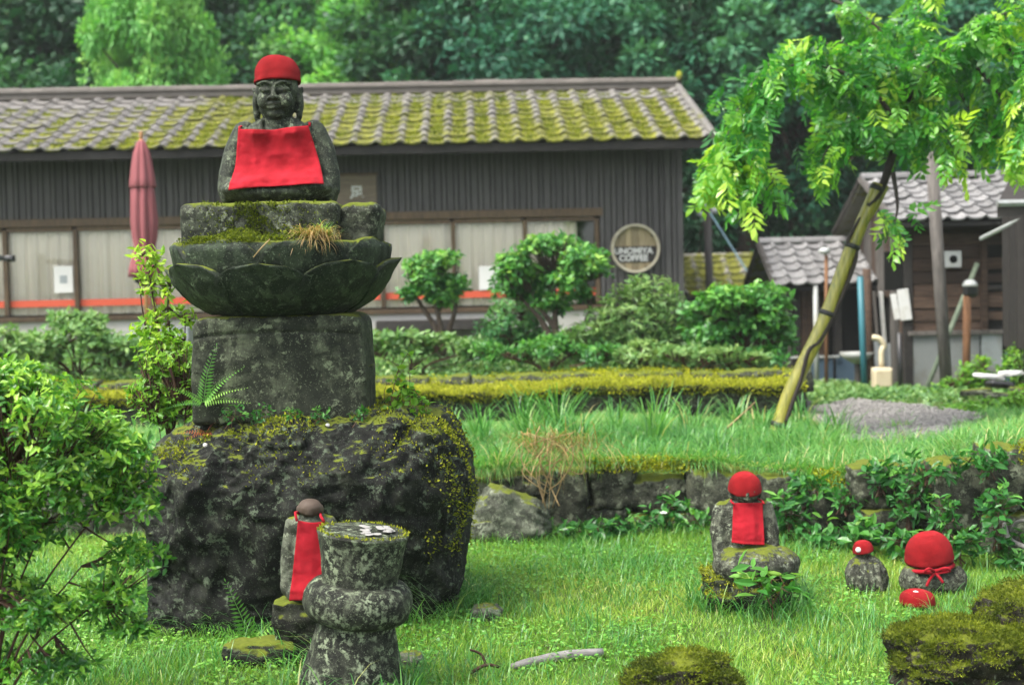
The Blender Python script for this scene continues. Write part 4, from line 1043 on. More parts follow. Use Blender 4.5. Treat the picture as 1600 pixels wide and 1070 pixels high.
jme = sculpt(bm, .006, 1, .004, 18, 5); link('body', jme, M['jizo'], JB)
V, F = rock(.46, .36, .24, 61, n=26, boxy=.5, amp=.14); V[:, 0] *= 1 + .35 * V[:, 2]; link('seat_rock', quad_me('seat_rock', V + [-.01, 0, .07], F), M['jizobase'], JB)
nn = vnormals(V, F); k = np.where((nn[:, 2] > .1) & (V[:, 2] > .0))[0]; k = RNG.choice(k, 2500); n = len(k)
link('moss', scatter('moss', LEAF2, V[k] + [-.01, 0, .07] + RNG.normal(0, .008, (n, 3)), nn[k] + rand_dirs(n) * .7, rand_dirs(n), RNG.uniform(.005, .010, n), RNG.uniform(.008, .018, n)), M['mossleaf'], JB, kind='stuff')
jv = bvh_of(jme); tl, tr, bl, br = U(1146, 779), U(1192, 779), U(1140, 838), U(1191, 843)
link('bib', bib_me(jv, tl, tr, bl, br, -.09, .010, 30, 34, .014, 9, belly=.03, iters=25), M['red'], JB)
bt = Tubes(); bt.add(curve([(tl[0], -.072, tl[1]), (-.085, -.02, .500), (-.05, .06, .505), (.02, .06, .505), (.055, -.02, .500), (tr[0], -.072, tr[1])], 16), .005, 6); link('bib_tie', bt.me('bib_tie'), M['red'], JB)
cm = cap_me(.076, .078, .085, .010, 40, 12, .0, 2.1, 3, .003)
link('cap', cm, M['redknit'], JB, loc=(-.016, .004, .548), rot=(R(16), 0, 0))

def mini(px, py, Y, name, label, parts):
    loc, U = local_frame(px, py, Y); t = thing(name, label, 'statue', loc); parts(t, U); return t
def pe(t, U):
    bm = bmesh.new(); ell(bm, (.0, .01, .075), (.098, .075, .10), seg=24); ell(bm, (.01, .0, .02), (.105, .085, .06), seg=20); ell(bm, (-.05, -.03, .06), (.05, .05, .08)); ell(bm, (.055, -.02, .055), (.05, .05, .08))
    for k in range(4): cap_(bm, curve([(-.06 + .035 * k, -.055, .13), (-.045 + .03 * k, -.085, .07), (-.05 + .035 * k, -.09, .0)], 6), [.012] * 7, 6)
    cap_(bm, [(-.012, 0, .15), (-.012, 0, .19)], [.032, .036], 12); ell(bm, (-.012, -.004, .192), (.040, .040, .036)); ell(bm, (-.02, -.042, .184), (.007, .008, .008))
    link('body', sculpt(bm, .006, 1, .006, 22, 14), M['jizo'], t)
    c = link('cap', cap_me(.049, .050, .052, .008, 32, 10, 0, 2.2, 7, .002), M['redknit'], t, loc=(-.012, -.002, .192), rot=(R(6), R(-9), 0))
    link('button', lathe_me('button', [(.002, 0), (.013, .001), (.013, .004), (.004, .007)], 16), M['sticker'], c, loc=(-.030, -.036, .020), rot=(R(62), R(-35), 0))
mini(1353, 925, 6.84, 'small_figure', 'small worn stone figure with tiny tilted red cap and white button', pe)
def pf(t, U):
    bm = bmesh.new(); ell(bm, (0, .0, .045), (.140, .10, .095), seg=24)
    for s in (-1, 1): ell(bm, (s * .10, -.01, .06), (.060, .075, .075))
    cap_(bm, [(-.01, 0, .10), (-.01, 0, .15)], [.07, .08], 14); ell(bm, (-.012, -.005, .185), (.096, .090, .085), seg=24); ell(bm, (-.012, -.088, .160), (.018, .014, .016))
    for s in (-1, 1): ell(bm, (-.012 + s * .04, -.078, .170), (.022, .012, .008))
    link('body', sculpt(bm, .007, 1, .006, 20, 17), M['jizo'], t)
    link('cap', cap_me(.111, .108, .135, .016, 44, 14, 0, 2.2, 9, .004), M['redknit'], t, loc=(-.012, .0, .158), rot=(R(8), R(-7), 0))
    rb = Tubes(); ring = [(-.012 + .106 * math.cos(R(a)), .100 * math.sin(R(a)) - .004, .122 + .012 * math.cos(R(a))) for a in range(0, 361, 15)]; rb.add(ring, .011, 6)
    for q in ([(-.02, -.108, .118), (-.055, -.135, .140), (-.075, -.128, .122), (-.03, -.112, .112)], [(-.02, -.108, .118), (.02, -.135, .142), (.045, -.13, .126), (-.01, -.112, .112)], [(-.02, -.11, .115), (-.05, -.125, .085), (-.065, -.128, .055)], [(-.02, -.11, .115), (.0, -.125, .09), (.012, -.128, .07)]): rb.add(curve(q, 9), .007, 6)
    link('ribbon', rb.me('ribbon'), M['red'], t)
mini(1457, 930, 6.75, 'capped_figure', 'squat stone figure under a large red knitted cap tied with red ribbon', pf)
def pg(t, U):
    bm = bmesh.new(); ell(bm, (0, 0, .01), (.07, .065, .05), seg=20); ell(bm, (0, -.055, .015), (.014, .012, .012)); ell(bm, (.02, .01, -.01), (.10, .08, .03))
    link('body', sculpt(bm, .006, 1, .004, 20, 19), M['jizo'], t)
    c = link('cap', cap_me(.080, .076, .062, .012, 36, 10, 0, 2.4, 12, .003), M['redknit'], t, loc=(0, 0, .018), rot=(R(3), R(2), 0))
    link('button', lathe_me('button', [(.002, 0), (.014, .001), (.014, .004), (.004, .006)], 16), M['sticker'], c, loc=(-.016, -.030, .052), rot=(R(30), R(-8), 0))
    link('button', lathe_me('button', [(.002, 0), (.010, .001), (.010, .004), (.004, .006)], 16), M['sticker'], c, loc=(-.034, -.026, .048), rot=(R(30), R(-20), 0))
mini(1433, 953, 6.45, 'sunken_figure', 'low stone head sunk in the lawn under a flat red cap with white button', pg)

# ------------------------------------------------------------------ mossy rocks in the foreground, stick, stones
def mossrock(px, py, Y, w, d, h, seed, label, zup=0.0, nt=9000, mat='darkrock', name='mossy_rock', boxy=.6):
    c = P(px, py, Y); t = thing(name, label, 'rock', (c.x, Y, gz(c.x, Y)))
    V, F = rock(w, d, h, seed, n=36, boxy=boxy, amp=.2, fs=2.2); V = V + [0, 0, h * .5 - .06 + zup]
    link('rock_body', quad_me('rock_body', V, F), M[mat], t)
    if nt:
        nn = vnormals(V, F); k = np.where((nn[:, 2] > .0) & (V[:, 2] > h * .35 + fbm(V, 6, 3, seed) * .16) & (fbm(V, 11, 3, seed + 4) > -.22))[0]; k = RNG.choice(k, nt)
        link('moss', scatter('moss', LEAF2, V[k] + RNG.normal(0, .006, (nt, 3)), nn[k] + rand_dirs(nt) * .8, rand_dirs(nt), RNG.uniform(.003, .006, nt), RNG.uniform(.006, .018, nt), tint=np.clip(.4 + .8 * fbm(V[k], 9, 3, seed) + RNG.normal(0, .15, nt), 0, 1)), M['mossrock'], t, kind='stuff')
    return t
mossrock(1515, 1060, 5.05, .58, .44, .33, 91, 'large dark rock thick with yellow green moss at the lower right corner', nt=26000, boxy=.4)
mossrock(1630, 1050, 5.2, .52, .44, .42, 95, 'second moss covered rock running out of the right edge', nt=16000, boxy=.4)
mossrock(1068, 1075, 4.85, .42, .30, .30, 93, 'half buried dark rock with moss on its crown at the bottom edge', nt=12000, boxy=.2)
def plainrock(px, py, Y, w, d, h, seed, label, mat='palestone', up=.0):
    c = P(px, py, Y); t = link('field_stone', quad_me('field_stone', *rock(w, d, h, seed, n=14, boxy=.25, amp=.16)), M[mat], None, label=label, cat='stone', loc=(c.x, Y, gz(c.x, Y) + h * .25 + up)); return t
plainrock(410, 1040, 5.7, .34, .2, .14, 101, 'flat dark stone in the grass left of the lantern stump', 'jizobase')
plainrock(640, 1030, 5.6, .12, .1, .09, 102, 'small pale stone at the right foot of the lantern stump')
plainrock(760, 970, 6.4, .15, .12, .10, 103, 'small grey stone in the lawn right of the great boulder')
plainrock(450, 1010, 5.95, .16, .12, .10, 104, 'little dark stone under the small statue seat', 'jizobase')
plainrock(505, 662, 6.35, .020, .016, .016, 105, 'tiny white pebble lying on top of the great boulder', 'sticker').location = on_boulder(512, 664)[0]
plainrock(505, 662, 6.35, .022, .018, .018, 106, 'tiny white pebble at the left shoulder of the great boulder', 'sticker').location = on_boulder(321, 695)[0]
a_, b_ = ghit(800, 1048), ghit(942, 1030); ST = thing('fallen_pole', 'grey weathered pole lying in the lawn', 'log', (a_ + b_) / 2)
V, F = tube_np([Vector(q) - ST.location for q in curve([a_ + Vector((0, 0, .018)), (a_ + b_) / 2 + Vector((0, .03, .026)), b_ + Vector((0, 0, .03))], 10)], [.012, .018, .020, .019, .021, .020, .022, .021, .020, .019, .017], 10)
link('log_body', mesh_np('log_body', V, F, smooth=True), M['greywood'], ST)
a_ = ghit(760, 1058); ST = thing('broken_twig', 'short brown twig in the grass beside the fallen pole', 'twig', a_)
tb = Tubes(); tb.add(curve([(-.06, 0, .02), (0, 0, .05), (.05, .02, .035)], 6), .007); tb.add(curve([(0, 0, .05), (-.02, .01, .09), (-.06, .0, .11)], 6), .005); link('twig_body', tb.me('twig_body'), M['twig'], ST)
# ------------------------------------------------------------------ closed parasol
YU = 15.9; su = YU / FPX; ub = P(231, 545, YU)
UM = thing('closed_parasol', 'closed faded maroon parasol standing in front of the window', 'parasol', (ub.x, YU, gz(ub.x, YU)))
uz = lambda py: P(231, py, YU).z - UM.location.z
def fold(k, ph=0.0):
    return lambda r, z, a: r * (1 + k * (abs(math.sin(a * 4 + ph)) - .6) + .05 * math.sin(a * 3 + z * 5))
up = [(.015, uz(218)), (.05, uz(224)), (.085, uz(240)), (.110, uz(262)), (.125, uz(280)), (.135, uz(292)), (.13, uz(293)), (.10, uz(286))]
link('top_flap', lathe_me('top_flap', up, 64, fn=lambda r, z, a: r * (1 + .22 * (abs(math.sin(a * 4)) - .5))), M['maroon'], UM)
lo = [(.09, uz(285)), (.115, uz(295)), (.125, uz(320)), (.135, uz(345)), (.125, uz(370)), (.105, uz(385)), (.125, uz(400)), (.155, uz(418)), (.165, uz(432)), (.12, uz(433)), (.06, uz(425))]
link('canopy', lathe_me('canopy', lo, 64, fn=fold(.30, .4)), M['maroon'], UM)
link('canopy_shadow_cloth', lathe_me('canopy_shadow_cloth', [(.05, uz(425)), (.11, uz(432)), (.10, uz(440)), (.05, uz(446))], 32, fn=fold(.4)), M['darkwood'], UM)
link('finial', lathe_me('finial', [(.012, uz(219)), (.022, uz(215)), (.016, uz(211)), (.022, uz(208)), (.006, uz(205))], 12), M['umbwood'], UM)
V, F = tube_np([(0, 0, uz(218)), (0, 0, 0)], .024, 10); link('pole', mesh_np('pole', V, F, smooth=True), M['umbwood'], UM)
link('base', lathe_me('base', [(.24, 0), (.24, .05), (.18, .08), (.05, .10), (.05, .22), (.03, .22)], 24), M['concrete'], UM)
b_ = box('grey_crate', P(265, 500, 16.2) - Vector((0, 0, .12)), (.5, .35, .30), M['tin'], None, label='low grey crate under the window behind the parasol', cat='crate')
b_.location.z = gz(b_.location.x, 16.2) + .15

# ------------------------------------------------------------------ sheds on the right
def shed(name, label, px_corner, Y, depth, width, zeave, zridge, ov, cols, rows, pitch, tmat, wallmat, seed, gable_planks=True, front='h', z_lo=None, tile_extra=.25):
    c = P(px_corner, 500, Y); g = gz(c.x, Y); t = thing(name, label, 'shed', (c.x, Y, g)); ze, zr_ = zeave - g, zridge - g; yr = depth / 2
    sl_ = math.atan2(zr_ - ze, yr + ov); L = (yr + ov) / math.cos(sl_)
    # roof deck as thin slabs
    for (y0, y1, nm) in ((-ov, yr, 'roof_deck'), (depth + ov, yr, 'rear_roof')):
        a = [(-tile_extra, y0, ze - .03), (width, y0, ze - .03), (width, y1, zr_ - .03), (-tile_extra, y1, zr_ - .03)]; b = [(x, y, z - .05) for x, y, z in a]
        link(nm, mesh_np(nm, a + b, [(0, 1, 2, 3), (7, 6, 5, 4), (0, 4, 5, 1), (1, 5, 6, 2), (2, 6, 7, 3), (3, 7, 4, 0)]), M['darkwood'] if nm == 'roof_deck' else M['tile_old'], t)
    tiled_slope(t, (-tile_extra - .02, -ov - .04, ze - .02), (1, 0, 0), (0, math.cos(sl_), math.sin(sl_)), cols, rows, pitch, L / rows, tmat, seed=seed)
    hr_ = half_round(.09, .30); hr_.materials.append(tmat)
    for k in range(int(cols * pitch / .28)): link('ridge_tile', hr_, None, t, loc=(-tile_extra + k * .28, yr, zr_ + .01))
    for s_ in ((-1, -ov), (1, depth + ov)):
        V, F = tube_np([(-tile_extra, s_[1], ze - .02), (-tile_extra, yr, zr_ + .0)], .045, 6); link('barge_board', mesh_np('barge_board', V, F), M['plankgrey'], t)
    # frame posts and walls
    for (x, y) in ((0, 0), (0, depth), (width * .5, 0), (width - .1, 0)): box('post', (x, y, ze / 2), (.10, .10, ze), M['darkwood'], t)
    box('back_wall', (width / 2, depth, ze / 2), (width, .05, ze), M['darkwood'], t)
    return t, ze, zr_, g
g_ = -1
SA, ze, zr_, g = shed('weathered_shed', 'weathered brown plank shed with grey tiled roof on the right', 1418, 16.5, 2.2, 3.2, 2.17, 2.74, .40, 16, 8, .215, M['tile_shed'], None, 5)
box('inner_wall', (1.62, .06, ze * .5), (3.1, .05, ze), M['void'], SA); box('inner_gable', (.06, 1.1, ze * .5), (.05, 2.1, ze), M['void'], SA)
zb = (P(1440, 522, 16.5).z - g)
n = 9
for k in range(n):
    z = zb + (ze - zb) * (k + .5) / n
    box('plank', (.60, -.012 - .006 * (k % 3), z), (1.18, .028, (ze - zb) / n * .96), M['plank'], SA, rot=(R(-4), 0, random.uniform(-.006, .006)))
    if k > 5: box('plank', (1.75, -.012 - .006 * (k % 2), z), (1.1, .028, (ze - zb) / n * .96), M['plank'], SA, rot=(R(-4), 0, 0))
box('tin_skirt', (.42, -.03, zb / 2), (.80, .03, zb), M['concrete'], SA); box('tin_skirt', (.96, -.035, zb / 2), (.24, .03, zb * .98), M['tin'], SA)
box('sill_beam', (.62, -.05, zb + .01), (1.26, .07, .05), M['plankgrey'], SA)
for k in range(7): box('skirt_rib', (1.17 + .13 * k, -.03, zb * .33), (.10, .03, zb * .66), M['bluepanel'] if k % 3 == 0 else M['concrete'], SA)
box('step_beam', (1.62, -.08, zb * .78), (1.0, .12, .11), M['darkwood'], SA); box('step_beam', (1.62, -.07, zb * .95), (.95, .08, .05), M['tin'], SA)
# door
dx = on_plane(1572, 450, mw(SA)).x
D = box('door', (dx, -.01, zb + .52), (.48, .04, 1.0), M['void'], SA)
for s_ in (-1, 1): box('door_post', (s_ * .27, -.02, .02), (.07, .08, 1.08), M['plank'], D)
box('door_head', (0, -.02, .56), (.62, .08, .07), M['plank'], D); box('door_rail', (0, -.03, .0), (.46, .03, .05), M['darkwood'], D)
# gable boards and leaning window on the left face
for k in range(10):
    y = .12 + .21 * k; hh = ze + (zr_ - ze) * (1 - abs(y - 1.1) / 1.1) - .1
    z0_ = .55 if 3 <= k <= 7 else 0.0
    box('gable_plank', (-.02 - .006 * (k % 2), y, (z0_ + hh) / 2 + (.55 if 3 <= k <= 7 else 0) * .5), (.03, .195, hh - z0_ - (.55 if 3 <= k <= 7 else 0)), M['plankgrey'] if k % 3 else M['plank'], SA)
    if 3 <= k <= 7: box('gable_plank', (-.02, y, .27), (.03, .195, .54), M['tin'], SA)
for k, (y, w) in enumerate(((.80, .13), (1.12, .10), (1.45, .14))): box('loose_white_board', (-.08, y, .86), (.02, w, .62), M['white'] if k != 1 else M['plankgrey'], SA, rot=(R(6), R(-5), 0))
q = on_plane(1417, 476, mw(SA), -.10); box('white_panel', (q.x - .02, -.075, q.z), (.13, .015, .36), M['white'], SA, rot=(0, R(-7), 0))
q = on_plane(1407, 476, mw(SA), .10); box('white_panel', (q.x - .10, -.05, q.z - .02), (.07, .015, .30), M['white'], SA, rot=(0, R(-9), 0))
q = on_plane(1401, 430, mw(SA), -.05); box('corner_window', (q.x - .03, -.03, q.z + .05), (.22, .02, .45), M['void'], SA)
q = on_plane(1488, 405, mw(SA), -.06); VT = box('vent_fan', (q.x, -.07, q.z), (.19, .05, .19), M['white'], SA)
link('vent_hole', lathe_me('vent_hole', [(.02, 0), (.045, .002), (.045, .010), (.02, .012)], 20), M['void'], VT, loc=(0, -.024, 0), rot=(R(90), 0, 0))
def rail(name, label, cat, p0, p1, r, mat, n=8, caps=None):
    p0, p1 = Vector(p0), Vector(p1); b = p0 if p0.z < p1.z else p1
    t = thing(name, label, cat, b); V, F = tube_np([p0 - b, p0.lerp(p1, .5) - b, p1 - b], r, n); link('shaft', mesh_np('shaft', V, F, smooth=True), mat, t); return t
def foot(px, py, Y):
    p = P(px, py, Y); p.z = gz(p.x, p.y) - .03; return p
rail('utility_post', 'slender grey post leaning in front of the plank shed', 'post', P(1455, 235, 15.4), foot(1480, 592, 15.4), .068, M['plankgrey'])
t = rail('leaning_board', 'mossy green board leaning diagonally against the plank shed', 'board', P(1527, 412, 16.25), foot(1441, 605, 15.9), .035, M['greenpaint'], 4)
t = rail('meter_post', 'rusty brown post with a round meter on top beside the shed door', 'post', P(1511, 462, 15.8), foot(1509, 592, 15.8), .045, M['rustwood'])
h_ = P(1511, 462, 15.8).z - t.location.z; link('meter_box', quad_me('meter_box', *rblock(.16, .12, .20, .05, 8, .002)), M['black'], t, loc=(.06, 0, h_ - .02)); link('meter_dome', lathe_me('meter_dome', [(.085, 0), (.08, .03), (.05, .07), (.01, .08)], 16), M['whitemetal'], t, loc=(.05, -.02, h_ + .10))
cbx = foot(1378, 612, 15.9); CB = thing('beige_cabinet', 'small rust stained beige cabinet with elbow pipe by the shed corner', 'cabinet', cbx)
link('cabinet_body', quad_me('cabinet_body', *rblock(.21, .16, .34, .015, 8, .002)), M['beigebox'], CB); box('cabinet_door', (0, -.085, .17), (.17, .012, .28), M['beigebox'], CB)
V, F = tube_np(curve([(.0, 0, .33), (.0, 0, .52), (.03, 0, .58), (-.02, 0, .66), (-.10, .02, .68)], 14), .032, 8); link('flue_pipe', mesh_np('flue_pipe', V, F, smooth=True), M['beigebox'], CB)
rail('drain_pipe', 'dark drain pipe running down the corner of the plank shed', 'pipe', P(1405, 520, 16.3), foot(1407, 606, 16.3), .03, M['black'])
rail('teal_pipe', 'teal painted pipe standing between the two sheds', 'pipe', P(1344, 432, 16.8), foot(1351, 606, 16.8), .038, M['bluepipe'])
rail('brown_post', 'thin brown post in the gap between the two sheds', 'post', P(1354, 420, 17.2), foot(1362, 606, 17.2), .05, M['plank'])

SBD, zeb, zrb, gb = shed('little_shed', 'small grey gabled shed with a pale tiled roof in the background', 1243, 18.0, 1.7, 1.05, 1.5 + (438 - 442) / FPX * 18, 1.5 + (438 - 378) / FPX * 18.9, .30, 7, 6, .215, M['tile_shed'], None, 9, tile_extra=.30)
for k in range(8):
    y = .1 + .21 * k; hh = zeb + (zrb - zeb) * (1 - abs(y - .85) / .95) - .08; box('gable_plank', (-.03 - .005 * (k % 2), y, hh / 2), (.025, .2, hh), M['plankgrey'], SBD)
for k in range(6): box('gable_plank', (.04 + .065 * k, -.02, zeb * .5 - .02), (.06, .025, zeb * .96), M['plank'], SBD)
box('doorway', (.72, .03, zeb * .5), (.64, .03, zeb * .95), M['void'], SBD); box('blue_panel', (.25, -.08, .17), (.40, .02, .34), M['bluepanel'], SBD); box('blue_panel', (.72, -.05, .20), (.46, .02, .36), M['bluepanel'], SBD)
for z in (.36, .06): box('panel_rail', (.22, -.10, z), (.62, .03, .03), M['whitemetal'], SBD)
rail('white_pipe', 'white drain pipe at the front of the small grey shed', 'pipe', P(1274, 442, 17.7), foot(1276, 604, 17.7), .033, M['whitemetal'])
BS = foot(1340, 560, 17.3); BS.z += .33; t = thing('wash_basin', 'pale wash basin standing outside the small shed', 'basin', (BS.x, BS.y, BS.z - .36)); link('bowl', lathe_me('bowl', [(.06, .36), (.19, .44), (.22, .50), (.20, .50), (.16, .45), (.04, .41)], 20), M['whitemetal'], t); V, F = tube_np([(0, 0, 0), (0, 0, .38)], .04, 8); link('stand', mesh_np('stand', V, F), M['plankgrey'], t)
t = rail('lamp_post', 'thin post with a round white lamp before the small shed roof', 'lamp', P(1291, 398, 17.0), foot(1291, 600, 17.0), .022, M['rustwood']); link('lamp_globe', lathe_me('lamp_globe', [(.01, 0), (.06, .015), (.075, .045), (.05, .08), (.01, .09)], 16), M['whitemetal'], t, loc=(0, 0, P(1291, 398, 17.0).z - t.location.z))
# far mossy roof
c = P(1075, 470, 22); t = thing('far_roof', 'distant low building with a mossy roof right of the coffee house', 'building', (c.x - .8, 22, gz(c.x, 22)))
ze2 = P(1130, 462, 22).z - t.location.z; zr2 = P(1130, 402, 23.2).z - t.location.z
box('wall', (1.2, .3, ze2 / 2), (2.6, .1, ze2), M['plankgrey'], t); box('wall', (1.2, 2.3, ze2 / 2), (2.6, .1, ze2), M['plankgrey'], t)
box('gable_wall', (2.45, 1.3, ze2 / 2), (.1, 1.9, ze2), M['plankgrey'], t)
sl_ = math.atan2(zr2 - ze2, 1.2); tiled_slope(t, (-.2, 0, ze2), (1, 0, 0), (0, math.cos(sl_), math.sin(sl_)), 11, 6, .25, 1.2 / math.cos(sl_) / 6, M['tile_old'], seed=2)
a = [(-.2, 0, ze2 - .02), (2.6, 0, ze2 - .02), (2.6, 1.2, zr2 - .02), (-.2, 1.2, zr2 - .02), (2.6, 2.6, ze2 - .02), (-.2, 2.6, ze2 - .02)]
link('roof_deck', mesh_np('roof_deck', a, [(0, 1, 2, 3), (3, 2, 4, 5), (0, 3, 5), (1, 4, 2)]), M['tile_old'], t); hr_ = half_round(.09, .3); hr_.materials.append(M['tile_old'])
for k in range(9): link('ridge_tile', hr_, None, t, loc=(-.2 + .3 * k, 1.2, zr2))
t = rail('telegraph_pole', 'thin telegraph pole with insulators beyond the coffee house corner', 'pole', P(1104, 318, 21), foot(1112, 480, 21), .06, M['plankgrey'])
zt = P(1104, 318, 21).z - t.location.z
for k, (dx_, dz_) in enumerate(((-.10, -.08), (.05, -.16), (-.16, -.2))): link('insulator', lathe_me('insulator', [(.02, 0), (.055, .01), (.05, .06), (.03, .09), (.01, .10)], 10), M['whitemetal'], t, loc=(dx_, -.05, zt + dz_))
p0, p1 = P(1106, 328, 21), P(1168, 425, 20); b_ = p1; t = thing('stay_cable', 'pale blue guy wire slanting down from the telegraph pole', 'cable', p1); V, F = tube_np([p0 - p1, (0, 0, 0)], .012, 6); link('wire', mesh_np('wire', V, F), flat_mat('pale_blue_wire', (.25, .40, .45), .5), t)
# dark house corner entering at the right edge
c = P(1600, 420, 13.0); g = gz(c.x, 13.0); t = thing('dark_house', 'dark eave and slatted wall corner of a house cut off by the right edge', 'building', (c.x + .16, 13.0, g))
a_, b_ = P(1558, 318, 12.7), P(1598, 240, 13.6)
O = Vector(t.location); e0 = a_ - O; r0 = b_ - O
av = [e0, e0 + Vector((2.2, 0, 0)), r0 + Vector((2.2, 0, 0)), r0]; bv_ = [q - Vector((0, 0, .12)) for q in av]
link('roof', mesh_np('roof', [tuple(q) for q in av + bv_], [(0, 1, 2, 3), (7, 6, 5, 4), (0, 4, 5, 1), (1, 5, 6, 2), (2, 6, 7, 3), (3, 7, 4, 0)]), M['darkwood'], t)
V, F = tube_np([e0, e0 + Vector((2.2, 0, 0))], .035, 6); link('gutter', mesh_np('gutter', V, F), M['tin'], t)
for k in range(9): box('wall_slat', (.0 + .045 + .11 * k, .35, 1.25), (.085, .04, 1.5), M['darkwood'], t)
box('wall', (.55, .40, .95), (1.1, .05, 1.9), M['darkwood'], t); box('wall_post', (.0, .32, .95), (.08, .08, 1.9), M['darkwood'], t)
for k in range(3): box('side_slat', (-.02, .45 + .2 * k, 1.2), (.03, .18, 1.5), M['darkwood'], t)
V, F = tube_np([P(1533, 373, 14.5) - O, P(1600, 340, 13.4) - O], .022, 6); link('eave_pipe', mesh_np('eave_pipe', V, F), M['whitemetal'], t)
# heap of broken slates at the right
hp_ = [(1545, 588, .28, .05, 'white'), (1580, 583, .16, .05, 'white'), (1560, 600, .25, .07, 'black'), (1525, 612, .30, .06, 'wallstone'), (1565, 618, .34, .06, 'palestone'), (1595, 612, .25, .08, 'wallstone'), (1548, 630, .2, .05, 'palestone')]
for k, (x, y, w, h, mt) in enumerate(hp_):
    c = P(x, y, 12.3 - .1 * (k // 2)); 
    q = link('broken_slate', quad_me('broken_slate', *rock(w, .22, h, 400 + k, n=8, boxy=.7, amp=.15)), M[mt], None, label=['warped white sheet on top of the rubble heap at the right', 'small white sheet corner at the right end of the rubble heap', 'black slab under the white sheet in the rubble heap', 'mossy slab at the left of the rubble heap', 'long pale slab low in the rubble heap', 'grey slab at the right edge of the rubble heap', 'small pale stone at the foot of the rubble heap'][k], cat='rubble', loc=c, rot=(0, random.uniform(-.2, .2), random.uniform(-.4, .4)))
mound = [P(x, y, 12.4) for x, y in ((1500, 640), (1540, 615), (1580, 605), (1620, 600))]
V, F = rock(1.3, .7, .50, 450, n=16, boxy=.3); c = P(1570, 622, 12.45); link('rubble_mound', quad_me('rubble_mound', V, F), M['soil'], kind='structure', loc=(c.x, c.y + .1, c.z - .20))

# ------------------------------------------------------------------ bamboo props and wisteria
YT = 10.4
def bamboo(name, label, pts, r, joints, Yo=0.0):
    pw = [P(x, y, YT + Yo) for x, y in pts]; b = pw[0]; t = thing(name, label, 'bamboo pole', b)
    path = curve([p - b for p in pw], 60); L = len(path) - 1; rad = []
    jd = [int(j * L) for j in joints]
    for i in range(L + 1):
        rr = r * (1 - .22 * i / L)
        for j in jd:
            if abs(i - j) <= 1: rr *= 1.10 if i == j else 1.04
        rad.append(rr)
    V, F = tube_np(path, rad, 14); link('culm', mesh_np('culm', V, F, smooth=True), M['bamboo'], t)
    for j in jd:
        j = min(max(j, 1), L - 1); d = (path[j + 1] - path[j - 1]).normalized() * .018
        V, F = tube_np([path[j] - d, path[j], path[j] + d], [rad[j] * 1.07, rad[j] * 1.12, rad[j] * 1.07], 14); link('tape_band', mesh_np('tape_band', V, F, smooth=True), M['rubber'], t)
    return t
bb = ghit(1216, 672)
bamboo('bamboo_prop', 'thick yellow bamboo pole leaning up to prop the tree', [(1213, 682), (1232, 620), (1260, 560), (1290, 497), (1318, 420), (1345, 352), (1373, 288)], .058, [.055, .52, .76, .99])
bamboo('bamboo_brace', 'short second bamboo cane bound beside the leaning pole near its top', [(1322, 398), (1345, 355), (1368, 320), (1384, 290)], .036, [.3], .09)
tw = ghit(1222, 672)
WT = thing('wisteria_tree', 'bright green wisteria trained on bamboo with drooping leafy branches at upper right', 'tree', (tw.x, tw.y, tw.z))
TO = Vector(WT.location)
def wp(lst, dY=0.0, dYe=None):
    n = len(lst); dYe = dY if dYe is None else dYe
    return [P(x, y, YT + dY + (dYe - dY) * i / max(1, n - 1)) - TO for i, (x, y) in enumerate(lst)]
tr = Tubes()
tr.add(curve(wp([(1228, 660), (1238, 630), (1252, 590), (1264, 548), (1282, 530), (1308, 480), (1338, 400), (1325, 378), (1352, 330), (1378, 292), (1392, 250), (1408, 205), (1424, 160)], -.06, .0), 60), [.016] * 20 + [.016] * 21 + [.030] * 30, 8)
link('trunk', tr.me('trunk'), M['vine'], WT)
SP = [  # branch spines in the photo with depth drift, leaf count
    ([(1424, 165), (1400, 110), (1350, 80), (1285, 70), (1225, 85), (1180, 125), (1150, 180), (1128, 240), (1122, 285)], 0, -.5, 300),
    ([(1405, 200), (1370, 150), (1320, 115), (1260, 100), (1205, 120), (1175, 170), (1160, 220), (1185, 270), (1180, 310)], -.2, -.7, 170),
    ([(1408, 205), (1375, 185), (1330, 190), (1300, 220), (1282, 255)], 0, -.5, 130),
    ([(1415, 180), (1440, 120), (1480, 75), (1540, 35), (1620, 2)], 0, -.3, 130),
    ([(1440, 120), (1420, 60), (1430, 15), (1440, -30)], 0, .4, 75),
    ([(1420, 170), (1450, 180), (1480, 205), (1500, 245)], 0, -.4, 40),
    ([(1480, 75), (1530, 110), (1570, 160), (1600, 210), (1610, 240)], .1, -.6, 95),
    ([(1540, 35), (1580, 80), (1620, 150)], .2, -.5, 70),
    ([(1350, 80), (1320, 95), (1300, 140), (1310, 190)], .1, .5, 70),
    ([(1300, 0), (1340, 20), (1390, 60), (1424, 100)], .5, .2, 50),
    ([(1400, 130), (1430, 200), (1440, 235)], .3, .6, 22),
    ([(1500, 60), (1500, 140), (1530, 190), (1560, 225)], .4, -.2, 75),
    ([(1395, 270), (1402, 320), (1398, 350)], -.15, -.3, 9),
]
pos = []; dirs = []; tints = []; br = Tubes()
for lst, d0, d1, n in SP:
    cv = curve(wp(lst, d0, d1), 40); L = len(cv)
    br.add(cv, list(np.linspace(.020, .004, L)), 5)
    for _ in range(n):
        t = random.random() ** .85; i = min(L - 2, int(t * (L - 1))); b = cv[i].lerp(cv[i + 1], random.random())
        tan = (cv[i + 1] - cv[i]).normalized()
        d = Vector((random.gauss(0, .6), random.gauss(0, .6), random.uniform(-1.3, .1))) + tan * .4
        off = Vector((random.gauss(0, .06), random.gauss(0, .14), random.uniform(-.08, .07)))
        pos.append(b + off); dirs.append(d.normalized()); tints.append(min(1, max(0, random.gauss(.38 + .30 * (t > .8), .30))))
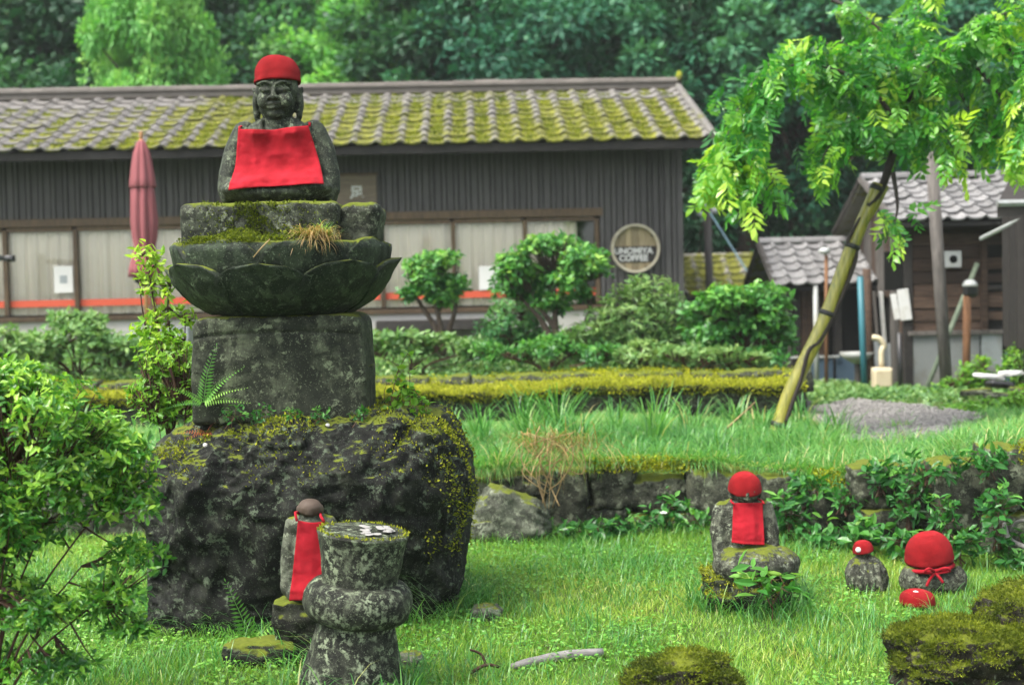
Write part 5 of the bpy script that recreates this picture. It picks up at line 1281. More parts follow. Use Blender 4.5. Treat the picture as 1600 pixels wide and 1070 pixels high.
link('branches', br.me('branches'), M['vine'], WT)
n = len(pos); pos, dirs = np.array(pos), np.array(dirs)
wl_ = link('leaves', scatter('leaves', frond_T(4, LEAF, .19, .42, .55, tilt=.55), pos, dirs, np.tile([0, 0, 1.], (n, 1)) + RNG.normal(0, .6, (n, 3)), RNG.uniform(.11, .20, n), tint=np.array(tints)), M['wisteria'], WT)
wv = np.empty(len(wl_.data.vertices) * 3, np.float32); wl_.data.vertices.foreach_get('co', wv); wv = wv.reshape(-1, 3).astype(float)
wv += np.stack([fbm(wv, 9, 2, k) for k in (1, 2, 3)], 1) * .045
wl_.data.vertices.foreach_set('co', wv.astype(np.float32).ravel()); wl_.data.update()
# ------------------------------------------------------------------ shrubs
def shrub(name, label, cat, base, blobs, nterm, leaf, lsize, mat, per=6, stems=None, stem_r=.012, tint0=.35, shell=.55, group=None, barkmat='twig', lw=.42, twig_r=.004, up=.5, seed=0, nlimb=12, rose=True, pads=0, padsz=(.42, .26), tv=.22, ntwig=420):
    """blobs: (center offset, radii) in local metres; leaves in rosettes at the twig ends through the outer part of the blobs"""
    rg = np.random.default_rng(seed + 100); rr = random.Random(seed)
    t = thing(name, label, cat, base, group=group); T = []; Nn = []
    if pads:
        nb = []
        for (c, r) in blobs:
            dd = rg.normal(size=(pads, 3)); dd /= np.linalg.norm(dd, axis=1)[:, None]; dd[:, 2] = np.where(dd[:, 2] < -.5, -dd[:, 2], dd[:, 2])
            for d_ in dd:
                f_ = rg.uniform(.7, 1.25); nb.append((np.array(c) + d_ * np.array(r) * rg.uniform(.55, .92), (r[0] * padsz[0] * f_, r[1] * padsz[0] * f_, r[2] * padsz[1] * f_)))
        blobs = nb
    vol = np.array([r[0] * r[1] * r[2] for _, r in blobs]) ** (2 / 3); vol = vol / vol.sum()
    for (c, r), v in zip(blobs, vol):
        m = max(4, int(nterm * v)); d = rg.normal(size=(m, 3)); d /= np.linalg.norm(d, axis=1)[:, None]
        q = (shell + (1 - shell) * rg.random(m) ** .6)[:, None]
        lump = 1 + .22 * fbm(d, 2.2, 3, seed + 1)[:, None]
        T.append(np.array(c) + d * np.array(r) * q * lump); Nn.append(d)
    T = np.concatenate(T); Nn = np.concatenate(Nn); T[:, 2] = np.maximum(T[:, 2], .012)
    tb = Tubes(); nodes = [Vector((0, 0, 0))]
    zc = np.mean([c[2] for c, r in blobs])
    if stems is None:
        stems = []
        for i in rg.choice(len(T), min(nlimb, len(T)), replace=False):
            e = Vector(T[i]) * .78; mid = Vector((e.x * .35, e.y * .35, e.z * .55)); stems.append([Vector((rr.gauss(0, .03), rr.gauss(0, .03), -.03)), mid, e])
    for s in stems:
        cv = curve(s, 10); tb.add(cv, list(np.linspace(stem_r, stem_r * .35, len(cv))), 6); nodes += cv[3:]
    na = np.array([tuple(q) for q in nodes])
    sub = rg.choice(len(T), min(len(T), ntwig), replace=False)
    for i in sub:
        j = np.argmin(((na - T[i]) ** 2).sum(1)); a = Vector(na[j]); b = Vector(T[i]); m_ = a.lerp(b, .55) + Vector((0, 0, -.06 * (b - a).length))
        tb.add([a, m_, b], [twig_r * 1.5, twig_r, twig_r * .5], 4)
    link('branches', tb.me('branches'), M[barkmat], t)
    # leaves
    n = len(T) * per; P0 = np.repeat(T, per, 0); NN = np.repeat(Nn, per, 0)
    axis = NN * .6 + np.array([0, 0, up]) + rg.normal(0, .25, (n, 3)); axis /= np.linalg.norm(axis, axis=1)[:, None]
    side = rand_dirs(n); side = side - axis * (side * axis).sum(1)[:, None]; side /= np.linalg.norm(side, axis=1)[:, None] + 1e-9
    d = side * 1.0 + axis * .45
    pos = P0 + rg.normal(0, lsize * (.25 if rose else .9), (n, 3))
    tip = np.repeat(rg.random(len(T)), per)
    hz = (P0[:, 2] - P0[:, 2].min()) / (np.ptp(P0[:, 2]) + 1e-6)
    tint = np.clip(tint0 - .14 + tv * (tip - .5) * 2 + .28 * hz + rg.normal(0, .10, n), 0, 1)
    sz = lsize * rg.uniform(.6, 1.2, n)
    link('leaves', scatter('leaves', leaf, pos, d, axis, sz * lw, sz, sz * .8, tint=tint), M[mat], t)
    return t
def sh_px(name, label, cat, basepx, Y, ells, nterm, leaf, lsize, mat, **kw):
    """ells in photo pixels (cx, cy, rx, ry, depth factor)"""
    b = P(basepx[0], basepx[1], Y); b.z = gz(b.x, Y); s = Y / FPX; bl = []
    for e in ells:
        c = P(e[0], e[1], Y) - b; bl.append(((c.x, (e[5] if len(e) > 5 else 0), c.z), (e[2] * s, e[2] * s * e[4], e[3] * s)))
    if 'stempx' in kw:
        kw['stems'] = [[(P(x, y, Y) - b) for x, y in l] for l in kw.pop('stempx')]
    return sh_px_do(name, label, cat, b, bl, nterm, leaf, lsize, mat, **kw)
def sh_px_do(*a, **k): return shrub(*a, **k)

# azalea at the left, close to the camera
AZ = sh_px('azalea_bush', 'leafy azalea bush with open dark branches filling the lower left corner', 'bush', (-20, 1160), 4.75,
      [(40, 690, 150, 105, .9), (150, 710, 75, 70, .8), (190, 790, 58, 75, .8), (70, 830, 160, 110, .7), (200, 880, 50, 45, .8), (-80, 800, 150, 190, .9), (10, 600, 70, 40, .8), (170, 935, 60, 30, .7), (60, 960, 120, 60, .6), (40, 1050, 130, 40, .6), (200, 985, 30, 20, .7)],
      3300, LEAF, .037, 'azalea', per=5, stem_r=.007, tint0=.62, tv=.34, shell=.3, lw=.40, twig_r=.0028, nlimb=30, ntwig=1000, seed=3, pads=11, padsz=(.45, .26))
# upright young shoots at the left of the pedestal, low leafy mass below
sh_px('leafy_sapling', 'yellow green sapling with upright shoots growing left of the pedestal block', 'shrub', (262, 690), 6.75,
      [(232, 405, 26, 22, .8), (258, 445, 22, 20, .8), (222, 440, 14, 16, .8), (282, 500, 24, 18, .8), (240, 500, 24, 22, .8), (228, 520, 18, 20, .8), (268, 530, 32, 20, .8)],
      95, LEAF, .05, 'shoot', per=6, tint0=.85, shell=.2, stem_r=.007, seed=8, stempx=[[(265, 680), (255, 560), (240, 470), (228, 395)], [(268, 680), (270, 560), (262, 480), (270, 430)], [(270, 680), (285, 580), (290, 500)], [(262, 680), (245, 580), (225, 500), (218, 440)]])
sh_px('low_shrub', 'dense small leaved shrub hugging the left side of the pedestal block', 'shrub', (270, 690), 6.70,
      [(265, 560, 55, 35, .6), (240, 610, 40, 45, .6), (290, 610, 40, 45, .5), (315, 640, 40, 22, .4), (250, 640, 45, 22, .6)], 420, LEAF, .036, 'shoot', per=6, tint0=.5, shell=.3, stem_r=.006, seed=9)
def fernplant(name, label, base, specs, mat='fern', pairs=16, L=.3, lw=.055, ll=.22):
    t = thing(name, label, 'fern', base); T = frond_T(pairs, LEAF2, lw, ll, .35, True)
    pos = np.zeros((len(specs), 3)); d = np.array([s[0] for s in specs], float); sz = np.array([s[1] for s in specs])
    link('fronds', scatter('fronds', T, pos, d, np.tile([0, -.5, 1.], (len(specs), 1)), sz), M[mat], t); return t
q = P(318, 628, 6.30); fernplant('green_fern', 'bright green fern frond against the left face of the pedestal block', q, [((.5, -.2, .75), .22), ((.9, -.2, .25), .19), ((-.5, -.3, .5), .17), ((.1, -.3, 1), .24), ((-.9, -.1, .15), .15), ((.7, -.3, .5), .2)])
q, nr = on_boulder(322, 676); fernplant('dead_fern', 'rust coloured dead fern on the left shoulder of the boulder', q, [((.9, -.2, .3), .11), ((-.8, -.2, .25), .12), ((.3, -.3, .6), .10), ((-.3, -.4, .4), .11), ((.6, -.6, .1), .10), ((-.6, -.5, .05), .1), ((.1, -.7, -.1), .09)], 'rustfern', 10)
q = ghit(400, 1000); fernplant('lawn_fern', 'pale green fern in front of the great boulder beside the small statue', q + Vector((0, -.1, 0)), [((.5, -.3, .8), .26), ((-.6, -.3, .6), .24), ((.9, -.2, .4), .22), ((-.2, -.2, 1), .28), ((.2, -.6, .5), .2), ((-.9, -.1, .3), .2)])
# climbing weed right of the pedestal
sh_px('climbing_weed', 'thin pale green climber with round leaves right of the pedestal block', 'weed', (610, 655), 6.45, [(630, 610, 26, 34, .5), (655, 635, 16, 22, .5), (612, 625, 14, 22, .5), (637, 556, 8, 6, .5), (622, 580, 14, 10, .5)],
      46, LEAF, .04, 'shoot', per=3, lw=.7, tint0=.5, shell=.1, stem_r=.003, twig_r=.0015, seed=12, stempx=[[(606, 655), (612, 620), (622, 580), (637, 552)], [(610, 655), (632, 600), (655, 620), (662, 650)], [(608, 655), (600, 620), (604, 600)]])
# little leaves along the foot of the block
for k, (x, y, s_) in enumerate(((420, 632, 1.0), (372, 640, 1.2), (455, 640, .8), (560, 645, .9), (500, 642, .8))):
    q, nr = on_boulder(x, y + 18); shrub('pedestal_weed', ['leafy green sprout at the foot of the pedestal block, middle left', 'green sprout at the far left foot of the pedestal block', 'small sprout left of centre at the foot of the pedestal block', 'small sprout at the right foot of the pedestal block', 'small sprout below the centre of the pedestal block'][k], 'weed', (q.x, 6.28, zat(648)), [((0, 0, .03 * s_), (.05 * s_, .02, .035 * s_))], 14, LEAF, .026, 'weed', per=4, stem_r=.002, twig_r=.001, seed=40 + k, nlimb=4, tint0=.5)
# dry grass tuft hanging from the lotus rim
q = P(497, 372, 6.30); DT = thing('dry_grass_tuft', 'tuft of straw coloured dry grass drooping over the lotus bowl rim', 'grass tuft', (q.x, 6.22, q.z - .005))
n = 260; a = RNG.uniform(0, 2 * np.pi, n); d = np.stack([np.cos(a) * .75, -np.abs(np.sin(a)) * .6 - .1, RNG.uniform(.2, 1.0, n)], 1); zdir = np.stack([np.cos(a), -.5 - .5 * np.abs(np.sin(a)), np.full(n, -1.4)], 1)
link('blades', scatter('blades', BLADE2, RNG.normal(0, .018, (n, 3)) * [1.8, 1, .6], d, zdir, .0035, RNG.uniform(.07, .13, n), RNG.uniform(.09, .17, n)), M['drygrass'], DT)
n = 70; a = RNG.uniform(0, 2 * np.pi, n); d = np.stack([np.cos(a) * .5 + .15, np.sin(a) * .4, RNG.uniform(.6, 1.2, n)], 1)
link('green_blades', scatter('green_blades', BLADE2, RNG.normal(0, .02, (n, 3)) + [.02, .02, .0], d, d * [1, 1, 0] + [0, 0, -.1], .003, RNG.uniform(.05, .09, n), .05), M['grass'], DT)
V, F = tube_np(curve([(-.0, 0, 0), (.04, -.02, .04), (.075, -.01, .075)], 6), .0028, 5); q = P(396, 402, 6.12); link('broken_stalk', mesh_np('broken_stalk', V, F), M['root'], None, label='single dry brown stem lying against the front of the lotus bowl', cat='twig', loc=q)

# clipped shrubs and wild growth on the upper terrace
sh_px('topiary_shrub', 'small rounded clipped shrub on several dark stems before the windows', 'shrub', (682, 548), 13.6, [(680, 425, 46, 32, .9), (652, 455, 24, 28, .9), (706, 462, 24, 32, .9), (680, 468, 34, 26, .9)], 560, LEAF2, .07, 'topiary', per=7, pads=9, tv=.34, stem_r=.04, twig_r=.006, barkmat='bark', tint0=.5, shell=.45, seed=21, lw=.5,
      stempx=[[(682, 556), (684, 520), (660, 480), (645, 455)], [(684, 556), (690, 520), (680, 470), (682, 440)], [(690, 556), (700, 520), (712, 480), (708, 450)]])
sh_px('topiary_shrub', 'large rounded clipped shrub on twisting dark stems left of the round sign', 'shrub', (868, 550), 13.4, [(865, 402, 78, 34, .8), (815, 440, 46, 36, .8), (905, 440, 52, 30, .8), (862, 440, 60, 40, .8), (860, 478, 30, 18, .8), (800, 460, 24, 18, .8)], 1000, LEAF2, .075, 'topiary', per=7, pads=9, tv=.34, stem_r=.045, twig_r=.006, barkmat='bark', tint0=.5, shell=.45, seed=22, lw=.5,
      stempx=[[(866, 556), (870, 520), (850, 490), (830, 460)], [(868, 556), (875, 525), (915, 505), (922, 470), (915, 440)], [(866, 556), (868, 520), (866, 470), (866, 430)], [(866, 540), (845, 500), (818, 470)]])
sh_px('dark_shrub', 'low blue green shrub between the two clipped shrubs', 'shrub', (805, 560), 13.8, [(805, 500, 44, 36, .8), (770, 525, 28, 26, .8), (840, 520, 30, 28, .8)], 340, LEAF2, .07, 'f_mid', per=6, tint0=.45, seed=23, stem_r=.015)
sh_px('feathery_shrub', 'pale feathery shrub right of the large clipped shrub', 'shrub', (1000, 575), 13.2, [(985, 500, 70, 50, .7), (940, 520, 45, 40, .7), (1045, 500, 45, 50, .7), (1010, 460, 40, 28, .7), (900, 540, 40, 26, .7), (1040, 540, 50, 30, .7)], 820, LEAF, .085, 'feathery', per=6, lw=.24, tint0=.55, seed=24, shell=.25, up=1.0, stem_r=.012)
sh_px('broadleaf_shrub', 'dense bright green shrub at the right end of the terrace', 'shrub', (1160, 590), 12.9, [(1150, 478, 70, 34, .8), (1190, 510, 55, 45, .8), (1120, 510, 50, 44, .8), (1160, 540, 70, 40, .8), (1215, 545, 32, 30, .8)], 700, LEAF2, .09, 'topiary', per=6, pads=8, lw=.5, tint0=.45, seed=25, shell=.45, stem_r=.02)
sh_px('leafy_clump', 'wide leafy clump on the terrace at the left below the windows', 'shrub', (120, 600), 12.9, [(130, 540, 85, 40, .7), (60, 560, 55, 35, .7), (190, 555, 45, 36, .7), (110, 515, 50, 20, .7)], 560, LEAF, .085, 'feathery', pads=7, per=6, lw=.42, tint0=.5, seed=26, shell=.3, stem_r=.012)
sh_px('leafy_clump', 'pale leafy clump at the far left edge behind the azalea', 'shrub', (5, 610), 12.0, [(10, 555, 50, 45, .7), (-30, 560, 50, 50, .7)], 300, LEAF, .085, 'feathery', per=6, lw=.42, tint0=.55, seed=27, shell=.3, stem_r=.012)
sh_px('leafy_clump', 'low leafy clump below the small clipped shrub', 'shrub', (640, 590), 13.0, [(640, 540, 50, 26, .7), (700, 545, 40, 22, .7), (600, 545, 30, 30, .7), (735, 555, 40, 20, .7)], 330, LEAF, .07, 'feathery', pads=6, per=6, lw=.42, tint0=.42, seed=28, shell=.2, stem_r=.01)
sh_px('leafy_clump', 'low green growth at the foot of the large clipped shrub', 'shrub', (860, 580), 12.8, [(850, 548, 60, 20, .7), (920, 555, 50, 20, .7), (790, 555, 50, 20, .7)], 300, LEAF, .065, 'topiary', pads=6, per=6, lw=.42, tint0=.45, seed=29, shell=.2, stem_r=.01)
sh_px('leafy_clump', 'yellowish low growth behind the moss at the right end of the terrace', 'shrub', (1080, 585), 12.6, [(1000, 556, 60, 18, .7), (1090, 560, 70, 20, .7), (1170, 570, 50, 18, .7)], 330, LEAF, .065, 'feathery', pads=6, per=6, lw=.4, tint0=.6, seed=30, shell=.2, stem_r=.008)

# weeds at the foot of the front wall and along the stones
WD = [(560, 842, 60, 22), (1045, 800, 36, 30), (1010, 850, 60, 18), (930, 850, 60, 16), (860, 850, 50, 16), (1100, 840, 40, 20), (1235, 805, 30, 40), (1290, 838, 46, 24), (1318, 775, 24, 20), (1350, 838, 30, 26), (1420, 780, 34, 40), (1410, 850, 50, 26),
      (1500, 850, 50, 22), (1560, 800, 30, 50), (1590, 860, 40, 30), (1265, 765, 36, 24), (1450, 730, 50, 22), (780, 850, 40, 16), (1540, 720, 40, 20), (1205, 850, 36, 24), (1470, 800, 26, 30), (1380, 745, 30, 22)]
WLAB = ['weeds low behind the great boulder', 'broad leaved weed standing against the wall left of the seated figure', 'weed patch at the wall foot left of the seated figure', 'weed patch at the wall foot under the hanging roots', 'weed patch at the wall foot right of the pale slab', 'weeds directly left of the seated figure', 'tall weeds directly right of the seated figure head', 'thick weeds at the wall foot right of the seated figure', 'weeds spilling over the wall gap above the tiny capped figure', 'leafy weed behind the tiny capped figure', 'dark weed on the wall above the large red cap', 'weeds behind the large red cap', 'weeds right of the large red cap at the wall foot', 'weeds on the dark wall stone at the right edge', 'weeds at the foot of the wall at the right edge', 'weeds hanging over the wall top right of the seated figure', 'leaves spilling over the wall top at the right', 'weeds in front of the pale rock slab', 'weeds on the wall top near the right edge', 'weeds at the right shoulder of the seated figure', 'weed between two wall stones at the right', 'weed on the wall top right of centre']
for k, (x, y, rx, ry) in enumerate(WD):
    Y = w1Y(x) - (.10 if y < 790 else .28); b = P(x, y + ry, Y); s_ = Y / FPX
    b.z = max(b.z, gz(b.x, b.y)) if y > 790 else b.z
    shrub('wall_weed', WLAB[k], 'weed', b, [((0, 0, ry * s_), (rx * s_, .10, ry * s_))], int(14 + rx * ry * .017), LEAF, .06 if k % 3 else .075, 'weed', per=4, lw=.5 if k % 2 else .38, stem_r=.004, twig_r=.002, seed=60 + k, nlimb=7, tint0=.42, shell=.2, group='weeds along the front wall')
# sprig with larger leaves in front of the seated figure
sh_px('broadleaf_sprig', 'young plant with long drooping leaves in front of the seated figure', 'weed', (1206, 985), 6.3, [(1195, 905, 40, 18, .6), (1215, 925, 30, 22, .6)], 13, LEAF, .10, 'weed', per=4, lw=.34, stem_r=.004, twig_r=.002, seed=90, tint0=.72, shell=.3, stempx=[[(1206, 985), (1207, 950), (1205, 905)], [(1206, 950), (1190, 915)], [(1206, 945), (1225, 912)]])
# hanging dry roots over the front wall
hr0 = P(868, 700, 8.62); HR = thing('hanging_roots', 'tangle of tan dry roots hanging over the front wall', 'roots', hr0); tb = Tubes()
for l in [[(858 + random.gauss(0, 26), 676), (860 + random.gauss(0, 30), 705 + random.uniform(-8, 8)), (860 + random.gauss(0, 18), 735), (858 + random.gauss(0, 7), 758 + random.uniform(-12, 45))] for _ in range(7)] + list(([(850, 690), (845, 720), (858, 760), (870, 790)], [(862, 670), (868, 720), (862, 760), (855, 800)], [(890, 690), (895, 720), (880, 750), (858, 765)], [(820, 690), (818, 720), (835, 745), (858, 762)], [(875, 680), (885, 710), (876, 750)], [(905, 690), (915, 720), (905, 740), (892, 735)], [(845, 665), (835, 690), (840, 720), (850, 745)])):
    tb.add([p - hr0 for p in curve([P(x + random.uniform(-4, 4), y, 8.46 + random.uniform(-.08, .03)) for x, y in l], 14)], random.uniform(.0022, .0042), 5)
link('roots', tb.me('roots'), M['root'], HR)
n = 260; a = RNG.uniform(-1.3, 1.3, n); d = np.stack([np.sin(a) * .6, -RNG.uniform(.2, .8, n), RNG.uniform(-.1, .8, n)], 1); h = RNG.uniform(.14, .32, n)
link('dry_blades', scatter('dry_blades', BLADE2, RNG.normal(0, 1, (n, 3)) * [.14, .05, .03] + [0, -.10, .03], d, np.stack([np.sin(a) * .2, np.full(n, -.3), np.full(n, -1.)], 1), RNG.uniform(.003, .005, n), h, h * RNG.uniform(.8, 1.5, n), tint=np.clip(RNG.normal(.35, .3, n), 0, 1)), M['drygrass'], HR)
# grass plume left of the bamboo: dried stalk
b = ghit(1120, 690); t = thing('dry_stalk', 'single straw coloured stalk leaning in the grass left of the bamboo', 'stalk', b); V, F = tube_np([(-.05, 0, 0), (.10, 0, .12), (.28, 0, .28)], [.008, .008, .003], 5); link('stem', mesh_np('stem', V, F), M['root'], t)
a_, b_ = P(1568, 818, 7.4), P(1610, 858, 7.2); t = thing('bare_root', 'pale bare root sticking out of the soil at the right edge', 'root', b_); tb = Tubes(); tb.add([p - b_ for p in curve([a_, a_.lerp(b_, .4) + Vector((-.02, 0, -.03)), b_], 8)], .014, 6); tb.add([p - b_ for p in curve([a_.lerp(b_, .3), P(1590, 815, 7.3), P(1612, 812, 7.2)], 6)], .011, 6); link('root_body', tb.me('root_body'), M['greywood'], t)
fw = thing('white_flower', 'tiny white wildflower at the wall foot left of the seated figure', 'flower', ghit(1036, 850)); V, F = tube_np([(0, 0, 0), (.005, -.01, .18)], .003, 5); link('stem', mesh_np('stem', V, F), M['fern'], fw)
n = 12; a = np.arange(n) * 2 * np.pi / n; link('petals', scatter('petals', LEAF2, np.tile([.005, -.01, .18], (n, 1)), np.stack([np.cos(a), np.sin(a) * .6 - .3, np.full(n, .3)], 1), np.tile([0, -1, 1.], (n, 1)), .012, .022), M['sticker'], fw)

# ------------------------------------------------------------------ lawn and grass
def in_view(x, y, z, mx=.16, my=.30):
    c = np.array(CAMR.transposed()); v = np.stack([x, y, z - 1.5], 1) @ c.T
    return (np.abs(v[:, 0] / -v[:, 2]) < .36 * (1 + mx)) & (np.abs(v[:, 1] / -v[:, 2]) < .241 * (1 + my)) & (v[:, 2] < 0)
def grass_pts(n, x0, x1, y0, y1, cond):
    x = RNG.uniform(x0, x1, n); y = RNG.uniform(y0, y1, n); k = cond(x, y); x, y = x[k], y[k]; z = ground_z(x, y); k = in_view(x, y, z); return x[k], y[k], z[k]
bl = (BO.location.x, BO.location.y)
def on_lawn(x, y): return (y < wall1_y(x) + .0) & (((x - bl[0]) / .66) ** 2 + ((y - bl[1]) / .42) ** 2 > 1) & (((x - LN.location.x) / .2) ** 2 + ((y - LN.location.y) / .2) ** 2 > 1)
def clump(x, y, s, sd): return fbm(np.stack([x, y, 0 * x], 1), s, 3, sd)
x, y, z = grass_pts(210000, -3.2, 3.4, 4.4, 8.8, on_lawn); n = len(x); cl = clump(x, y, 1.6, 3); cl2 = clump(x, y, .6, 13)
tilt = RNG.normal(0, .45, (n, 2)); d = np.stack([tilt[:, 0], tilt[:, 1], np.ones(n)], 1); zd = np.stack([tilt[:, 0] + RNG.normal(0, .4, n), tilt[:, 1] + RNG.normal(0, .4, n), np.full(n, -.1)], 1)
h = (.030 + .030 * RNG.random(n) ** 1.5) * (1 + .9 * np.clip(cl, -.5, 1)) * (1 + .5 * np.clip(wall1_y(x) - .5 - y < 0, 0, 1))
tint = np.clip(.56 + .55 * cl2 + .2 * cl + RNG.normal(0, .16, n), 0, .97)
link('lawn_grass', scatter('lawn_grass', BLADE, np.stack([x, y, z - .004], 1), d, zd, RNG.uniform(.0022, .0045, n), h, h * .9, tint=tint), M['grass'], kind='stuff', label='short bright green lawn in front of the wall', cat='grass')
x, y, z = grass_pts(60000, -3.2, 3.4, 4.4, 8.8, lambda x, y: on_lawn(x, y) & (clump(x, y, 1.1, 22) > -.05)); n = len(x)
dd = rand_dirs(n, -.1, .5); T3 = ([(0, 0, 0), (-.35, .55, .05), (.35, .55, .05), (0, .95, 0)], [(0, 2, 3, 1)])
link('clover', scatter('clover', T3, np.stack([x, y, z + RNG.uniform(.01, .045, n)], 1), dd, np.tile([0, 0, 1.], (n, 1)) + RNG.normal(0, .3, (n, 3)), RNG.uniform(.012, .026, n), tint=np.clip(.60 + .45 * clump(x, y, .8, 23) + RNG.normal(0, .2, n), 0, 1)), M['clover'], kind='stuff', label='small clover leaves scattered through the lawn', cat='clover')
x, y, z = grass_pts(32000, -3.2, 3.4, 4.4, 8.7, lambda x, y: on_lawn(x, y) & ((clump(x, y, 1.6, 31) > .08) | (RNG.random(len(x)) < .14))); n = len(x)
tilt = RNG.normal(0, .35, (n, 2)); d = np.stack([tilt[:, 0], tilt[:, 1], np.ones(n)], 1); h = RNG.uniform(.06, .15, n)
link('tall_blades', scatter('tall_blades', BLADE2, np.stack([x, y, z - .004], 1), d, np.stack([tilt[:, 0], tilt[:, 1], np.full(n, -.15)], 1), RNG.uniform(.0025, .0045, n), h, h * RNG.uniform(.5, 1.1, n), tint=np.clip(RNG.normal(.4, .2, n), 0, .95)), M['tallgrass'], kind='stuff', label='longer grass blades standing up through the lawn', cat='grass')
# middle terrace
def on_mid(x, y): return (y > wall1_y(x) + .05) & ((y < 12.0) | (x > 2.5)) & (~inpoly(x + .10 * np.sin(y * 9) + .06 * np.sin(y * 23), y + .07 * np.sin(x * 11), GP) | (clump(x, y, 2.2, 77) + RNG.normal(0, .12, len(x)) > .42))
x, y, z = grass_pts(150000, -4.5, 5.4, 7.6, 12.1, on_mid); n = len(x); cl = clump(x, y, 1.2, 5); cl2 = clump(x, y, .5, 15)
tilt = RNG.normal(0, .42, (n, 2)); d = np.stack([tilt[:, 0], tilt[:, 1] - .1, np.ones(n)], 1); h = (.06 + .14 * RNG.random(n) ** 1.6) * (1 + 1.1 * np.clip(cl, -.6, 1)); h = h * np.where(x > 2.2, .75, 1.0) * (1 - .5 * sstep(10.8, 11.7, y))
link('terrace_grass', scatter('terrace_grass', BLADE2, np.stack([x, y, z - .005], 1), d, np.stack([tilt[:, 0], tilt[:, 1], np.full(n, -.15)], 1), RNG.uniform(.003, .006, n), h, h * RNG.uniform(.4, 1.6, n), tint=np.clip(.55 + .5 * cl2 + .2 * cl + RNG.normal(0, .2, n), 0, 1)), M['tallgrass'], kind='stuff', label='longer grass on the middle terrace between the two walls', cat='grass')
# fringe hanging over the front wall
n = 16000; x = RNG.uniform(-3, 3.3, n); y = wall1_y(x) + RNG.uniform(-.04, .14, n); zt_ = wall1_top(x) + .0; keep = clump(x, y, 2.4, 41) + RNG.normal(0, .12, n) > -.02; x, y, zt_ = x[keep], y[keep], zt_[keep]; n = len(x)
d = np.stack([RNG.normal(0, .4, n), -RNG.uniform(.1, .9, n), RNG.uniform(-.2, 1, n)], 1); h = RNG.uniform(.05, .15, n) * np.clip(.75 + 1.6 * clump(x, y, 3.1, 44), .3, 1.9)
link('wall_fringe', scatter('wall_fringe', BLADE2, np.stack([x, y, zt_ + .0], 1), d, np.stack([RNG.normal(0, .2, n), np.full(n, -.6), np.full(n, -.8)], 1), RNG.uniform(.003, .006, n), h, h * RNG.uniform(.6, 1.3, n), tint=np.clip(RNG.normal(.62, .22, n), 0, 1)), M['tallgrass'], kind='stuff', label='grass fringe hanging over the edge of the front wall', cat='grass')
n = 20000; x = RNG.uniform(-3, 3.3, n); keep = clump(x, 0 * x, 1.1, 43) > -.12; x = x[keep]; n = len(x); y = wall1_y(x) + RNG.uniform(-.07, .10, n); zz_ = wall1_top(x) + RNG.uniform(-.07, .02, n)
link('wall_moss', scatter('wall_moss', LEAF2, np.stack([x, y, zz_], 1), rand_dirs(n, .0, 1) + [0, -.5, 0], rand_dirs(n), RNG.uniform(.008, .018, n), RNG.uniform(.012, .03, n)), M['mossyellow'], kind='stuff', label='moss lip along the top of the front wall', cat='moss')
# tall tufts on the middle terrace
TU = [(750, 690, 60, .42), (820, 680, 60, .45), (870, 670, 80, .50), (905, 690, 60, .36), (960, 670, 40, .34), (1025, 680, 60, .46), (1080, 670, 60, .36), (1150, 660, 70, .30), (1190, 670, 50, .30), (1250, 660, 40, .34), (1310, 670, 40, .30), (1220, 690, 50, .22), (700, 690, 40, .36), (1285, 690, 40, .3), (1125, 700, 40, .26), (780, 720, 50, .26), (845, 705, 60, .34)]
TL_ = ['tall grass tuft right behind the great boulder', 'tall grass tuft left of the hanging roots', 'tallest grass tuft, above the hanging roots', 'grass tuft just right of the hanging roots', 'grass tuft in the middle of the terrace', 'tall grass tuft before the middle of the upper wall', 'grass tuft left of the dry stalk', 'loose grass tuft left of the bamboo', 'grass tuft at the left foot of the bamboo', 'grass tuft at the right foot of the bamboo', 'grass tuft at the gravel edge', 'short grass tuft before the bamboo foot', 'grass tuft half hidden by the great boulder', 'grass tuft before the gravel', 'low grass tuft before the dry stalk', 'low drooping tuft at the wall edge left', 'drooping tuft at the root tangle']
for k, (px, py, m_, hh) in enumerate(TU):
    b = ghit(px, py + 12); t = thing('grass_tuft', TL_[k], 'grass tuft', b, group='grass tufts on the middle terrace'); n = m_
    a = RNG.uniform(0, 2 * np.pi, n); lean = RNG.uniform(.05, .6, n); d = np.stack([np.cos(a) * lean, np.sin(a) * lean, np.ones(n)], 1); h = hh * RNG.uniform(.55, 1.1, n)
    link('blades', scatter('blades', BLADE2, np.stack([np.cos(a) * .05 * RNG.random(n), np.sin(a) * .05 * RNG.random(n), np.zeros(n)], 1) + RNG.normal(0, .03, (n, 3)) * [1, 1, 0], d, np.stack([np.cos(a), np.sin(a), np.full(n, -.3)], 1), RNG.uniform(.006, .012, n), h, h * RNG.uniform(.4, 1.0, n), tint=np.clip(RNG.normal(.45, .25, n), 0, 1)), M['tallgrass'], t)
